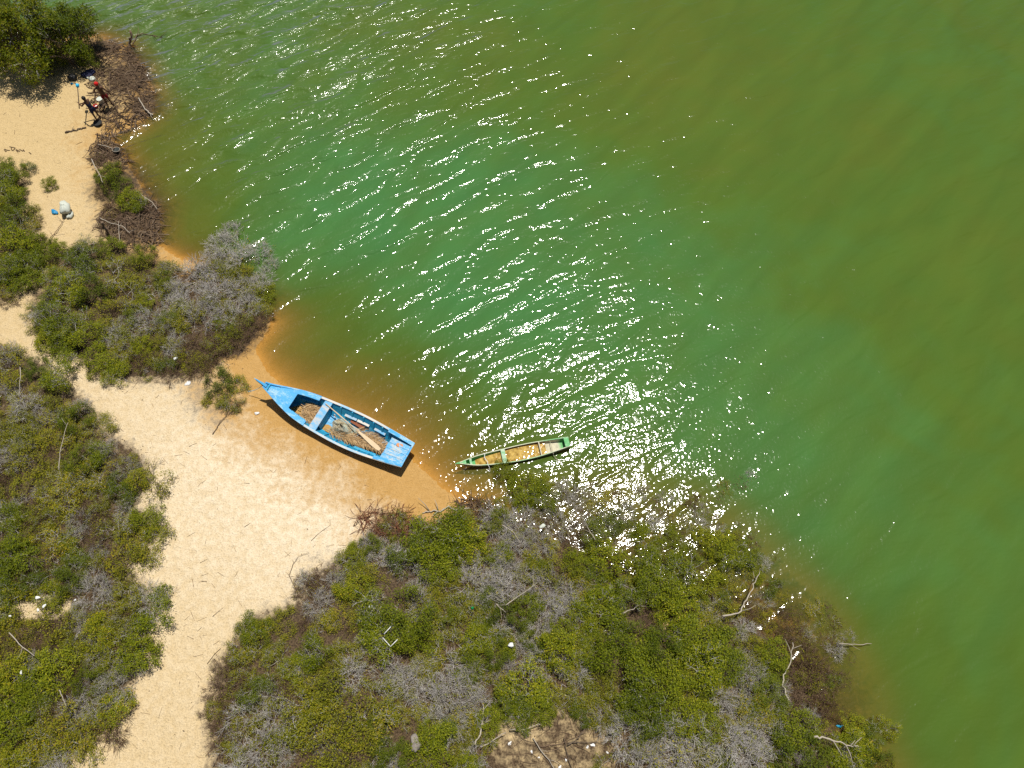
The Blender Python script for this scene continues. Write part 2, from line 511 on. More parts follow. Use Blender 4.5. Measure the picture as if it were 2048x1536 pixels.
#==SPLIT==
# ------------------------------------------------------------------ plant materials
def mat_leaf(name, stops, trans=0.16):
    m, t, b = mat(name)
    gi = N(t, 'ShaderNodeNewGeometry'); oi = N(t, 'ShaderNodeObjectInfo')
    f = math_(t, 'ADD', math_(t, 'MULTIPLY', gi.outputs['Random Per Island'], 0.66), math_(t, 'MULTIPLY', oi.outputs['Random'], 0.34))
    col = ramp(t, f, stops)
    L(t, col, b.inputs['Base Color'])
    b.inputs['Roughness'].default_value = 0.5
    b.inputs['Specular IOR Level'].default_value = 0.12
    tl = N(t, 'ShaderNodeBsdfTranslucent')
    L(t, mixc(t, 1.0, col, (1.0, 1.15, 0.6), 'MULTIPLY'), tl.inputs[0])
    mx = N(t, 'ShaderNodeMixShader'); mx.inputs[0].default_value = trans
    L(t, b.outputs[0], mx.inputs[1]); L(t, tl.outputs[0], mx.inputs[2])
    L(t, mx.outputs[0], t.nodes['Material Output'].inputs[0])
    return m

def mat_twig(name, stops, rough=0.9):
    m, t, b = mat(name)
    gi = N(t, 'ShaderNodeNewGeometry'); oi = N(t, 'ShaderNodeObjectInfo')
    f = math_(t, 'ADD', math_(t, 'MULTIPLY', gi.outputs['Random Per Island'], 0.7), math_(t, 'MULTIPLY', oi.outputs['Random'], 0.3))
    L(t, ramp(t, f, stops), b.inputs['Base Color'])
    b.inputs['Roughness'].default_value = rough
    b.inputs['Specular IOR Level'].default_value = 0.2
    return m

M_GREEN = mat_leaf('green_leaf', [(0.0, (0.048, 0.070, 0.004)), (0.4, (0.118, 0.148, 0.005)), (0.75, (0.225, 0.245, 0.009)), (0.93, (0.36, 0.33, 0.014)), (1.0, (0.48, 0.30, 0.010))])
M_DEEP = mat_leaf('deep_green_leaf', [(0.0, (0.036, 0.054, 0.004)), (0.4, (0.082, 0.110, 0.005)), (0.75, (0.140, 0.168, 0.008)), (0.95, (0.23, 0.23, 0.012)), (1.0, (0.38, 0.24, 0.010))])
M_OLIVE = mat_leaf('olive_leaf', [(0.0, (0.065, 0.074, 0.006)), (0.4, (0.155, 0.165, 0.009)), (0.75, (0.265, 0.25, 0.014)), (0.93, (0.38, 0.29, 0.02)), (1.0, (0.46, 0.26, 0.015))])
M_TREE = mat_leaf('tree_leaf', [(0.0, (0.045, 0.072, 0.004)), (0.4, (0.115, 0.145, 0.006)), (0.8, (0.21, 0.225, 0.010)), (1.0, (0.36, 0.28, 0.012))], 0.35)
M_GREY = mat_twig('grey_twig', [(0.0, (0.28, 0.25, 0.215)), (0.5, (0.50, 0.47, 0.425)), (1.0, (0.74, 0.71, 0.66))])
M_BROWN = mat_twig('brown_twig', [(0.0, (0.065, 0.038, 0.020)), (0.5, (0.16, 0.10, 0.060)), (1.0, (0.32, 0.23, 0.15))])
M_STEM = mat_twig('bush_stem', [(0.0, (0.05, 0.035, 0.022)), (0.6, (0.13, 0.095, 0.065)), (1.0, (0.34, 0.28, 0.22))])
M_PALE = mat_twig('pale_dead_wood', [(0.0, (0.26, 0.22, 0.165)), (1.0, (0.50, 0.445, 0.36))])
M_ROOT = mat_twig('root_wood', [(0.0, (0.055, 0.035, 0.022)), (0.6, (0.15, 0.10, 0.065)), (1.0, (0.34, 0.26, 0.18))])
M_LITTER = mat_leaf('fallen_leaf', [(0.0, (0.035, 0.022, 0.013)), (0.4, (0.11, 0.066, 0.036)), (0.75, (0.20, 0.135, 0.075)), (0.95, (0.36, 0.17, 0.03)), (1.0, (0.45, 0.40, 0.32))], 0.1)
M_REDTWIG = mat_twig('reddish_twig', [(0.0, (0.10, 0.035, 0.018)), (0.6, (0.22, 0.085, 0.045)), (1.0, (0.36, 0.20, 0.13))])

# ------------------------------------------------------------------ plant shapes
def seg_mesh(name, segs, m):
    """segments (x0,y0,z0,x1,y1,z1,r0,r1) -> three-sided tapered twigs"""
    S = np.asarray(segs, float)
    a, b, ra, rb = S[:, 0:3], S[:, 3:6], S[:, 6:7], S[:, 7:8]
    d = b - a; d /= np.linalg.norm(d, axis=1, keepdims=True) + 1e-9
    ref = np.where(np.abs(d[:, 2:3]) > 0.9, np.array([[1.0, 0, 0]]), np.array([[0, 0, 1.0]]))
    e = np.cross(d, ref); e /= np.linalg.norm(e, axis=1, keepdims=True) + 1e-9
    f = np.cross(d, e)
    V = []
    for base, r in ((a, ra), (b, rb)):
        for k in range(3):
            th = 2 * math.pi * k / 3 + 0.5
            V.append(base + r * (math.cos(th) * e + math.sin(th) * f))
    V = np.stack(V, 1)
    n = len(S); o = (np.arange(n) * 6)[:, None]
    F4 = np.concatenate([o + np.array([[0, 1, 4, 3]]), o + np.array([[1, 2, 5, 4]]), o + np.array([[2, 0, 3, 5]])])
    return fast_mesh(name, V.reshape(-1, 3), F4, m)

def leaf_mesh(name, C, size, m, rng, upbias=0.9, outward=None):
    """rhombic leaves at points C"""
    n = len(C)
    nor = rng.normal(0, 1, (n, 3)); nor[:, 2] = np.abs(nor[:, 2]) + upbias
    if outward is not None:
        nor += outward * 0.8
    nor /= np.linalg.norm(nor, axis=1, keepdims=True)
    t = np.cross(nor, rng.normal(0, 1, (n, 3))); t /= np.linalg.norm(t, axis=1, keepdims=True) + 1e-9
    s = np.cross(nor, t)
    ln = (size * rng.uniform(0.65, 1.3, n))[:, None]
    wd = ln * rng.uniform(0.28, 0.42, n)[:, None]
    V = np.stack([C - t * ln * .5, C + s * wd * .5 - t * ln * 0.02, C + t * ln * .5, C - s * wd * .5 - t * ln * 0.02], 1)
    F4 = np.arange(n * 4).reshape(n, 4)
    return fast_mesh(name, V.reshape(-1, 3), F4, m)

def grow(rng, segs, p, d, ln, r, depth, splits, tips, spread=0.55, droop=0.0, jit=0.16, decay=(0.6, 0.85)):
    """random branching; collects twig segments and the tips"""
    k = 2
    q = p.copy()
    for i in range(k):
        d = d + rng.normal(0, jit, 3); d[2] -= droop
        d /= np.linalg.norm(d)
        q2 = q + d * ln / k
        segs.append((*q, *q2, r * (1 - 0.25 * i / k), r * (1 - 0.25 * (i + 1) / k)))
        q = q2
    if depth == 0:
        tips.append((q, d)); return
    for _ in range(splits if depth > 1 else splits + 1):
        dd = d + rng.normal(0, spread, 3)
        dd[2] += 0.06
        dd /= np.linalg.norm(dd)
        grow(rng, segs, q, dd, ln * rng.uniform(*decay), max(r * 0.62, 0.0045), depth - 1, splits, tips, spread, droop, jit, decay)

def bush_skeleton(rng, n_stem, depth, splits, h, spread=0.55, r0=0.028, flat=1.0, jit=0.16, decay=(0.6, 0.85)):
    segs, tips = [], []
    for i in range(n_stem):
        th = 2 * math.pi * (i + rng.uniform(-.3, .3)) / n_stem
        out = rng.uniform(0.25, 1.35) * flat
        d = np.array([math.cos(th) * out, math.sin(th) * out, 1.0]); d /= np.linalg.norm(d)
        p = np.array([math.cos(th) * .015, math.sin(th) * .015, -0.15])
        grow(rng, segs, p, d, h * rng.uniform(0.38, 0.52), r0, depth, splits, tips, spread, 0.0, jit, decay)
    return segs, tips

def normalise(segs, tips, h):
    """scale a bush to radius 1 and height h"""
    S = np.array(segs); T = np.array([q for q, _ in tips])
    R = np.percentile(np.linalg.norm(T[:, :2], axis=1), 88); Hh = np.percentile(T[:, 2], 93)
    k = np.array([1 / R, 1 / R, h / Hh])
    S[:, 0:3] *= k; S[:, 3:6] *= k
    # long outliers are pulled in, so that crowns keep their size
    return S, T * k

KINDS = {}
def make_bush_kinds():
    for i in range(5):                                   # dense leafy
        rng = np.random.default_rng(100 + i)
        S, T = normalise(*bush_skeleton(rng, 6, 3, 3, 1.0, 0.55), 0.95)
        sel = T[rng.integers(0, len(T), 250)]
        C = np.repeat(sel, 14, axis=0) + rng.normal(0, 0.095, (len(sel) * 14, 3)) * np.array([1.1, 1.1, .75])
        C = C[(C[:, 2] > 0.08) & (np.linalg.norm(C[:, :2], axis=1) < 1.25)]
        out = C * np.array([1, 1, .3])
        KINDS.setdefault('leafy_bush', []).append([('stems', seg_mesh('stems', S * np.array([1.04] * 6 + [1, 1]), M_GREY if i % 2 else M_STEM)), ('foliage', leaf_mesh('foliage', C, (0.082, 0.070, 0.092, 0.078, 0.072)[i], M_DEEP if i in (1, 4) else M_GREEN, rng, 1.2, out))])
    for i in range(5):                                   # olive, loose, twigs show through
        rng = np.random.default_rng(200 + i)
        S, T = normalise(*bush_skeleton(rng, 7, 3, 3, 0.9, 0.62, 0.024, 1.2), 0.75)
        sel = T[rng.integers(0, len(T), 230)]
        C = np.repeat(sel, 10, axis=0) + rng.normal(0, 0.10, (len(sel) * 10, 3))
        C = C[(C[:, 2] > 0.05) & (np.linalg.norm(C[:, :2], axis=1) < 1.3)]
        S[:, 6:] = np.maximum(S[:, 6:], 0.0055)
        KINDS.setdefault('olive_bush', []).append([('stems', seg_mesh('stems', S, M_GREY if i % 3 else M_STEM)), ('foliage', leaf_mesh('foliage', C, 0.074, M_OLIVE, rng, 1.2))])
    for i in range(5):                                   # dead, grey, dense twigs
        rng = np.random.default_rng(300 + i)
        S, T = normalise(*bush_skeleton(rng, 8, 3, 4, 0.9, 0.52, 0.020, 1.2, 0.07, (0.7, 1.15)), 0.8)
        S[:, 6:] = np.maximum(S[:, 6:] * 0.8, 0.0052)
        parts = [('twigs', seg_mesh('twigs', S, M_GREY))]
        sel = T[rng.integers(0, len(T), 25 + 25 * (i % 3))]
        C = np.repeat(sel, 5, axis=0) + rng.normal(0, 0.06, (len(sel) * 5, 3))
        parts.append(('leaves', leaf_mesh('leaves', C, 0.08, M_OLIVE, rng, 1.2)))
        KINDS.setdefault('dead_bush', []).append(parts)
    for i in range(4):                                   # brown and twiggy
        rng = np.random.default_rng(400 + i)
        S, T = normalise(*bush_skeleton(rng, 8, 3, 4, 0.9, 0.58, 0.018, 1.25, 0.08, (0.7, 1.1)), 0.65)
        S[:, 6:] = np.maximum(S[:, 6:] * 0.8, 0.0050)
        parts = [('twigs', seg_mesh('twigs', S, M_BROWN))]
        sel = T[rng.integers(0, len(T), 45)]
        C = np.repeat(sel, 4, axis=0) + rng.normal(0, 0.08, (len(sel) * 4, 3))
        parts.append(('leaves', leaf_mesh('leaves', C, 0.075, M_OLIVE, rng, 0.8)))
        KINDS.setdefault('brown_bush', []).append(parts)
make_bush_kinds()

WHERE = {'path': 'in the thicket lining the sand path', 'bow': 'in the thicket before the blue boat bow', 'sack': 'in the thicket beside the pale sack',
         'canoe': 'in the wide thicket behind the green canoe', 'water': 'standing in shallow water off the canoe thicket', 'bank': 'on the rooted bank by the spit trees'}
LOOK = {'leafy_bush': 'dense green bush', 'olive_bush': 'loose olive bush', 'dead_bush': 'leafless grey bush', 'brown_bush': 'brown twiggy bush'}
MARKS = {
    'canoe': [(1010, 960, 'beside the green canoe'), (870, 1030, 'beside the bleached driftwood limb'), (780, 1275, 'around the broken white frame'), (640, 1160, 'where the vine reaches onto sand'),
              (640, 1310, 'around the round bright green bush'), (440, 1400, 'at the narrow neck of the path'), (832, 1486, 'around the pale grey stone'), (640, 1450, 'between grey stone and narrow path neck'),
              (1110, 1490, 'around the littered clearing'), (1000, 1210, 'around the snapped branch and dark hole'), (1022, 1310, 'around the curled white scrap'), (1150, 1060, 'behind the canoe stern by glittering water'),
              (1330, 1240, 'around the hollow of bare sand'), (1300, 1360, 'between bare hollow and littered clearing'), (1490, 1190, 'by the long bent branch over water'), (1570, 1350, 'by the sinuous pale branch'),
              (1440, 1470, 'between littered clearing and forked branch'), (1660, 1480, 'under the long forked pale branch')],
    'path': [(120, 745, 'where the path narrows before the bow thicket'), (60, 780, 'around the pale upright dead stem'), (130, 890, 'around the long pale curved stem'), (270, 930, 'on the bulging bank facing the boat'), (80, 1050, 'deep inside behind the bulging bank'),
             (285, 1130, 'around the sandy notch by the path'), (85, 1210, 'around the caught white scraps'), (45, 1300, 'around the two joined pale sticks'), (260, 1330, 'on the shaded bank at the path neck'), (120, 1400, 'around the short pale stick'), (120, 1500, 'at the mouth of the path')],
    'bow': [(440, 540, 'overhanging the water'), (470, 680, 'at the sandy cove beside the boat'), (360, 740, 'around the bright white plastic scrap'), (230, 730, 'along the path bend'), (110, 660, 'at the narrow path end'), (150, 530, 'facing the hanging sack'), (270, 600, 'in its middle')],
    'sack': [(30, 350, 'below the scratched letters'), (100, 370, 'over the hanging sack'), (40, 430, 'beside the crumpled blue cloth'), (50, 530, 'facing the bow thicket')]}
CNT = {}
def bush(kind, where, u, v, rpx, hk=1.0, label=None, group=None):
    r = rpx * 0.0235
    if v < 450: r = rpx * 0.030
    elif v < 750: r = rpx * 0.0265
    h = r * hk
    x, y, z = gpx(u, v, 0.42 * h)
    if where == 'water' or z < -0.3: z = max(z, -0.12)
    i = CNT.get(kind, 0); CNT[kind] = i + 1
    var = KINDS[kind][(i * 7 + int(u)) % len(KINDS[kind])]
    lb = label
    if lb is None:
        size = 'small ' if rpx < 27 else ('big ' if rpx > 40 else '')
        lk = LOOK[kind]
        if where in MARKS:
            mk = min(MARKS[where], key=lambda q: (q[0] - u) ** 2 + (q[1] - v) ** 2)[2]
            lb = size + lk + ', ' + {'canoe': 'canoe thicket', 'path': 'path thicket', 'bow': 'bow thicket', 'sack': 'sack thicket'}[where] + ' ' + mk
        else:
            lb = size + lk + ' ' + WHERE[where]
    o = empty(kind, (x, y, z - 0.02), lb, 'bush', None if label else lb, random.uniform(0, 6.28))
    sc = r
    o.scale = (sc, sc * random.uniform(.88, 1.12), sc * hk * random.uniform(0.85, 1.2))
    o.rotation_euler = (random.uniform(-.14, .14), random.uniform(-.14, .14), random.uniform(0, 6.28))
    for nm, me in var:
        ob(nm, me, o)
    return o

G, O, D, B = 'leafy_bush', 'olive_bush', 'dead_bush', 'brown_bush'
CANOE = [
    (G, [(1088, 992, 32), (1050, 985, 34), (871, 1078, 50), (912, 1064, 46), (833, 1108, 44), (942, 1086, 38), (880, 1128, 38), (762, 1228, 46), (803, 1242, 50), (770, 1270, 44), (830, 1280, 36),
         (1199, 1064, 32), (1213, 1119, 34), (1190, 1158, 30), (707, 1180, 32), (953, 1277, 28), (1022, 1236, 30), (1058, 1212, 26), (520, 1385, 28), (500, 1258, 26), (865, 1495, 40), (884, 1470, 26), (800, 1520, 28),
         (1202, 1224, 42), (1228, 1243, 34), (940, 1326, 30), (987, 1310, 28), (1011, 1288, 24), (1116, 1297, 36), (1055, 1378, 42), (1031, 1412, 32), (1080, 1420, 24), (1226, 1317, 42), (1263, 1297, 40), (1312, 1326, 46), (1275, 1363, 46),
         (1299, 1400, 46), (1336, 1387, 40), (1275, 1424, 34), (1150, 1290, 26), (982, 1439, 24), (1344, 1150, 46), (1316, 1178, 46), (1280, 1192, 40), (1300, 1125, 32), (1463, 1112, 34), (1440, 1095, 30), (1222, 1051, 24), (1292, 1072, 28), (1260, 1060, 22),
         (1410, 1166, 30), (1350, 1213, 38), (1374, 1267, 36), (1338, 1290, 44), (1389, 1287, 42), (1440, 1312, 44), (1401, 1338, 42), (1452, 1328, 38), (1541, 1312, 28), (1546, 1352, 24), (1516, 1388, 34), (1554, 1401, 26),
         (1376, 1434, 36), (1414, 1447, 30), (1592, 1465, 36), (1579, 1503, 40), (1617, 1510, 30), (1694, 1506, 34), (1206, 1200, 30), (1170, 1238, 26), (1120, 1265, 26)]),
    (O, [(560, 1245, 28), (520, 1280, 36), (480, 1290, 30), (600, 1420, 46), (680, 1400, 48), (660, 1480, 48), (580, 1490, 42), (740, 1450, 40), (640, 1440, 44), (720, 1500, 40), (620, 1370, 34), (760, 1400, 36), (900, 1180, 34), (930, 1215, 34),
         (850, 1200, 30), (960, 1230, 30), (890, 1250, 36), (910, 1290, 30), (700, 1130, 34), (730, 1165, 34), (680, 1230, 30), (650, 1255, 26), (560, 1320, 30), (700, 1310, 30), (860, 1330, 28), (1130, 1140, 36), (1160, 1180, 30), (1090, 1110, 32),
         (1060, 1140, 28), (1180, 1280, 30), (1200, 1350, 32), (1160, 1390, 34), (1120, 1360, 30), (1220, 1400, 30), (1180, 1420, 26), (1440, 1240, 30), (1400, 1230, 30), (1490, 1300, 28), (1500, 1420, 34), (1470, 1205, 26), (1370, 1380, 36),
         (1420, 1380, 30), (960, 1490, 28), (920, 1440, 30), (900, 1525, 28), (1640, 1480, 26), (1530, 1440, 30), (790, 1050, 26), (1480, 1150, 28), (1430, 1140, 28)]),
    (D, [(994, 1037, 40), (1035, 1050, 34), (1022, 1088, 36), (735, 1090, 30), (778, 1113, 32), (720, 1115, 24), (839, 1150, 32), (953, 1173, 40), (994, 1181, 38), (1035, 1160, 36), (1131, 1190, 38), (1090, 1173, 36), (1145, 1222, 32), (1000, 1255, 32),
         (1076, 1250, 34), (844, 1209, 30), (890, 1340, 42), (905, 1390, 40), (935, 1360, 34), (860, 1400, 36), (820, 1365, 34), (1080, 1330, 32), (1150, 1340, 34), (785, 1345, 32), (700, 1350, 32), (630, 1210, 28), (490, 1440, 38), (525, 1500, 36), (470, 1530, 34),
         (900, 1455, 30), (960, 1410, 30), (1380, 1490, 46), (1450, 1480, 44), (1500, 1455, 38), (1430, 1412, 36), (1475, 1378, 34), (1330, 1500, 42), (1400, 1535, 40), (1500, 1515, 42), (1545, 1480, 32), (1500, 1350, 32), (1255, 1480, 36), (1290, 1530, 36), (1490, 1262, 26),
         (1420, 1225, 26), (1050, 1290, 28), (1090, 1225, 32), (970, 1125, 34), (1010, 1130, 34), (670, 1170, 28), (620, 1330, 28), (940, 1530, 30), (1210, 1440, 28), (1480, 1480, 36), (1350, 1460, 34), (1080, 1085, 32), (1110, 1050, 32), (550, 1440, 30)]),
    (B, [(770, 1045, 24), (445, 1380, 32), (435, 1430, 30), (470, 1345, 28), (445, 1480, 32), (605, 1175, 24), (640, 1158, 26), (1620, 1330, 40), (1650, 1300, 32), (1600, 1380, 36), (1590, 1265, 32), (1650, 1360, 30), (1140, 992, 26), (1185, 1020, 26), (1105, 1035, 30),
         (1150, 1075, 32), (1560, 1240, 28), (1510, 1230, 26), (1630, 1420, 28), (1350, 1095, 26), (1390, 1100, 28), (960, 1020, 26), (1560, 1350, 26), (560, 1370, 26), (480, 1380, 26), (1060, 1010, 28), (440, 1330, 18)])]
for kind, lst in CANOE:
    for u, v, r in lst:
        bush(kind, 'canoe', u, v, r * 1.05, 0.95 if kind == G else 0.8)
BOW = [
    (G, [(103, 505, 26), (172, 502, 32), (219, 493, 28), (281, 512, 28), (156, 534, 36), (141, 590, 38), (109, 643, 38), (150, 659, 38), (94, 680, 26), (175, 678, 34), (203, 721, 34), (234, 744, 28), (188, 590, 36), (120, 560, 30), (331, 728, 20), (135, 690, 28)]),
    (O, [(219, 549, 38), (266, 543, 34), (250, 596, 36), (266, 659, 32), (344, 656, 30), (313, 700, 28), (69, 618, 22), (310, 590, 34), (330, 545, 30), (210, 635, 34), (75, 655, 24), (460, 805, 24), (300, 560, 30), (250, 700, 30), (375, 640, 28), (488, 560, 34), (440, 545, 34), (505, 600, 30), (430, 690, 26), (480, 655, 26), (522, 622, 22), (388, 722, 24), (300, 735, 22)]),
    (D, [(453, 500, 38), (390, 549, 40), (422, 527, 38), (484, 520, 40), (525, 520, 32), (437, 580, 40), (484, 580, 36), (528, 568, 30), (406, 627, 36), (453, 634, 32), (359, 612, 34), (552, 545, 20), (297, 643, 30), (228, 671, 24), (475, 480, 26), (350, 580, 30), (500, 610, 28), (345, 690, 26)]),
    (B, [(422, 699, 34), (375, 690, 32), (469, 676, 30), (525, 640, 26), (344, 742, 30), (281, 718, 30), (390, 732, 26), (440, 665, 30), (500, 660, 24), (320, 660, 26), (230, 615, 24), (415, 735, 22)])]
for kind, lst in BOW:
    for u, v, r in lst:
        bush(kind, 'bow', u, v, r, 0.95)
bush(G, 'bow', 440, 772, 34, 0.65, 'spreading leafy bush on sand beside the blue boat bow')
bush(O, 'bow', 470, 770, 26, 0.7, 'loose olive bush where the mooring rope is tied')
bush(O, 'bow', 425, 800, 24, 0.6, 'low olive bush beside the dry branch on sand')
bush(B, 'bow', 462, 806, 26, 0.6, 'low brown twiggy bush on sand by the mooring rope')
bush(G, 'canoe', 632, 1310, 32, 1.15, 'compact round bright green bush among the dead grey twigs')
bush(G, 'canoe', 1012, 948, 24, 1.0, 'leafy green bush leaning over the side of the green canoe')
SACK = [
    (G, [(10, 336, 24), (32, 350, 22), (57, 335, 16), (12, 368, 26), (20, 397, 28), (42, 386, 14), (100, 368, 15), (30, 428, 32), (20, 460, 34), (29, 491, 36), (62, 487, 28), (39, 524, 34), (68, 514, 26), (10, 544, 34), (49, 560, 30), (117, 495, 18), (-40, 400, 36), (-50, 480, 36), (-40, 560, 34), (-90, 440, 36)]),
    (O, [(60, 428, 18), (55, 460, 22), (85, 535, 22), (20, 580, 24), (5, 420, 26), (70, 560, 22)]),
    (B, [(80, 478, 14), (98, 520, 16), (12, 600, 22), (70, 445, 14)])]
for kind, lst in SACK:
    for u, v, r in lst:
        bush(kind, 'sack', u, v, r, 1.0)
for kind, lst in [(G, [(225, 352, 24), (242, 378, 26), (258, 398, 24), (208, 348, 18), (275, 410, 20)]), (B, [(200, 382, 18), (225, 415, 20), (212, 440, 18), (190, 318, 16)])]:
    for u, v, r in lst:
        bush(kind, 'bank', u, v, r, 1.0)
for kind, lst in [(G, [(150, 112, 30), (182, 84, 26), (100, 122, 32), (62, 96, 32), (132, 74, 32), (172, 122, 22), (35, 75, 30), (95, 88, 30)])]:
    for u, v, r in lst:
        bush(kind, 'bank', u, v, r, 1.2, None)
for u, v, r in [(1475, 975, 22), (1505, 1085, 20), (1465, 1060, 20), (1330, 1035, 26), (1385, 1015, 26), (1300, 1010, 22), (1420, 1050, 22), (1600, 1230, 22), (1640, 1220, 22), (1680, 1290, 20), (1360, 990, 18), (1660, 1255, 22), (1690, 1320, 20), (1680, 1360, 20), (1620, 1290, 24), (1580, 1215, 20), (1545, 1120, 16), (1410, 1085, 24), (1350, 1070, 24), (1230, 1000, 22), (1190, 985, 22), (1280, 1045, 22), (1440, 1010, 18), (1660, 1395, 20)]:
    bush(B, 'water', u, v, r, 0.6)
for u, v, r in [(1040, 1000, 26), (1075, 1015, 26), (1120, 985, 28), (1160, 1000, 28), (1200, 1015, 28), (1160, 1040, 28), (1210, 1045, 26), (1250, 1030, 26), (1310, 1050, 26), (1350, 1040, 26), (1390, 1055, 24), (1430, 1075, 24),
                (1400, 1030, 22), (1330, 1000, 22), (1280, 990, 20), (1440, 985, 18), (1490, 965, 16), (1470, 1090, 24), (1520, 1130, 20), (1525, 1200, 22), (1560, 1195, 20), (1620, 1210, 22), (1650, 1240, 22), (1690, 1275, 18)]:
    bush(D if int(u) % 3 else O, 'water', u, v, r, 0.65)
for u, v, r in [(1150, 965, 15), (1090, 970, 20), (1340, 1075, 22), (1400, 1075, 20), (1380, 1110, 24), (1500, 1125, 22), (1538, 1178, 22), (1515, 1150, 18), (1252, 1012, 11), (1706, 1465, 28), (1740, 1475, 26), (1765, 1457, 20), (1722, 1490, 30), (1752, 1515, 28), (1490, 1105, 20)]:
    bush(G, 'water', u, v, r, 0.9)
# the thicket along the path is one mixed mass: fill its outline evenly
def fill(where, spacing, weights, rr, seed, avoid=()):
    rng = random.Random(seed)
    q = POLY[where]; us = [p[0] for p in q]; vs = [p[1] for p in q]
    v = min(vs)
    while v < max(vs):
        u = min(us)
        while u < max(us):
            uu = u + rng.uniform(-.45, .45) * spacing; vv = v + rng.uniform(-.45, .45) * spacing
            if -110 < uu and vv < 1600 and in_poly([(uu, vv)], q)[0] and not any((uu - a) ** 2 / b ** 2 + (vv - c) ** 2 / d ** 2 < 1 for a, c, b, d in avoid):
                k = rng.choices([G, O, D, B], weights)[0]
                bush(k, where, uu, vv, rng.uniform(*rr) * (1.0 if k != D else .95), rng.uniform(0.75, 1.05))
            u += spacing
        v += spacing
fill('path', 45, [0.30, 0.40, 0.13, 0.17], (26, 42), 5, BARE)
fill('path', 46, [0.10, 0.42, 0.24, 0.24], (16, 25), 15, BARE)
fill('canoe', 66, [0.22, 0.46, 0.24, 0.08], (18, 27), 8, BARE + [(1110, 1500, 130, 70)])
fill('bow', 60, [0.25, 0.45, 0.25, 0.05], (18, 25), 9)

# ------------------------------------------------------------------ trees on the far point
def tree(u, v, hh, rad, seed, label, lean=(0, 0)):
    rng = np.random.default_rng(seed)
    x, y, z = gpx(u, v)
    segs, tips = [], []
    for i in range(4):
        th = rng.uniform(0, 6.28)
        d = np.array([math.cos(th) * .45 + lean[0], math.sin(th) * .45 + lean[1], 1.0]); d /= np.linalg.norm(d)
        grow(rng, segs, np.array([math.cos(th) * .15, math.sin(th) * .15, -.2]), d, hh * 0.42, 0.085, 4, 3, tips, 0.5, 0.0, 0.12)
    S = np.array(segs); T = np.array([q for q, _ in tips])
    R = np.percentile(np.linalg.norm(T[:, :2] - T[:, :2].mean(0), axis=1), 88); Hh = np.percentile(T[:, 2], 95)
    k = np.array([rad / R, rad / R, hh / Hh])
    S[:, :3] *= k; S[:, 3:6] *= k; T = T * k
    o = empty('tree', (x, y, z), label, 'tree', rz=0)
    thick = S[:, 6] > 0.02
    ob('trunk', seg_mesh('trunk', S[thick], M_STEM), o)
    ob('twigs', seg_mesh('twigs', S[~thick], M_GREY), o)
    sel = T[rng.integers(0, len(T), 900)]
    C = np.repeat(sel, 12, axis=0) + rng.normal(0, 0.17, (len(sel) * 12, 3))
    C = C[C[:, 2] > 0.5]
    ob('crown', leaf_mesh('crown', C, 0.14, M_TREE, rng, 0.6, (C - C.mean(0)) * .4), o)
    return o
tree(92, 138, 3.9, 2.1, 1, 'tall yellow green tree over the two people by the bank')
tree(158, 132, 3.0, 1.9, 2, 'leafy tree at the water edge by the dead snag')
tree(62, 118, 4.2, 2.4, 3, 'open crowned tree behind the sandy spit')
tree(5, 82, 3.8, 2.0, 4, 'slim tree growing where spit meets open water')

# ------------------------------------------------------------------ ground litter
def scatter_litter():
    rng = np.random.default_rng(5)
    pts = []
    for k, q in POLYW.items():
        lo, hi = q.min(0), q.max(0)
        n = int((hi - lo).prod() * 26)
        P = rng.uniform(lo, hi, (n, 2))
        pts.append(P[in_poly(P, q)])
    P = np.concatenate(pts)
    P = P[(np.abs(P[:, 0]) < 26)]
    # a thinning fringe on the sand
    F_ = P[rng.integers(0, len(P), 1800)] + rng.normal(0, 0.8, (1800, 2))
    P = np.concatenate([P[rng.random(len(P)) < 0.55], F_])
    z = hgt(P); ok = z > 0.02
    C = np.column_stack([P, z + 0.015])[ok]
    o = ob('leaf_litter', leaf_mesh('leaf_litter', C, 0.09, M_LITTER, rng, 2.5))
    tag(o, 'brown fallen leaves carpeting the ground under the bushes', 'leaf litter', kind='stuff')
    # small twigs lying about, thick under the bushes and sparse on the sand
    n = 2600
    Q = P[rng.integers(0, len(P), n)] + rng.normal(0, 0.35, (n, 2))
    S_ = pxn(rng.uniform(0, 760, 420), rng.uniform(200, 1536, 420), 0.4)
    Q = np.concatenate([Q, S_])
    z = hgt(Q); ok = z > 0.03; Q = Q[ok]; z = z[ok]
    th = rng.uniform(0, 6.28, len(Q)); ln = rng.uniform(0.06, 0.42, len(Q)) ** 1.0
    e = Q + np.column_stack([np.cos(th), np.sin(th)]) * ln[:, None]
    ze = hgt(e)
    r = rng.uniform(0.004, 0.011, len(Q))
    segs = np.column_stack([Q, z + 0.012, e, ze + 0.02, r, r * .6])
    tag(ob('twig_litter', seg_mesh('twig_litter', segs, M_BROWN)), 'small brown twigs strewn over sand and under bushes', 'twigs', kind='stuff')
scatter_litter()

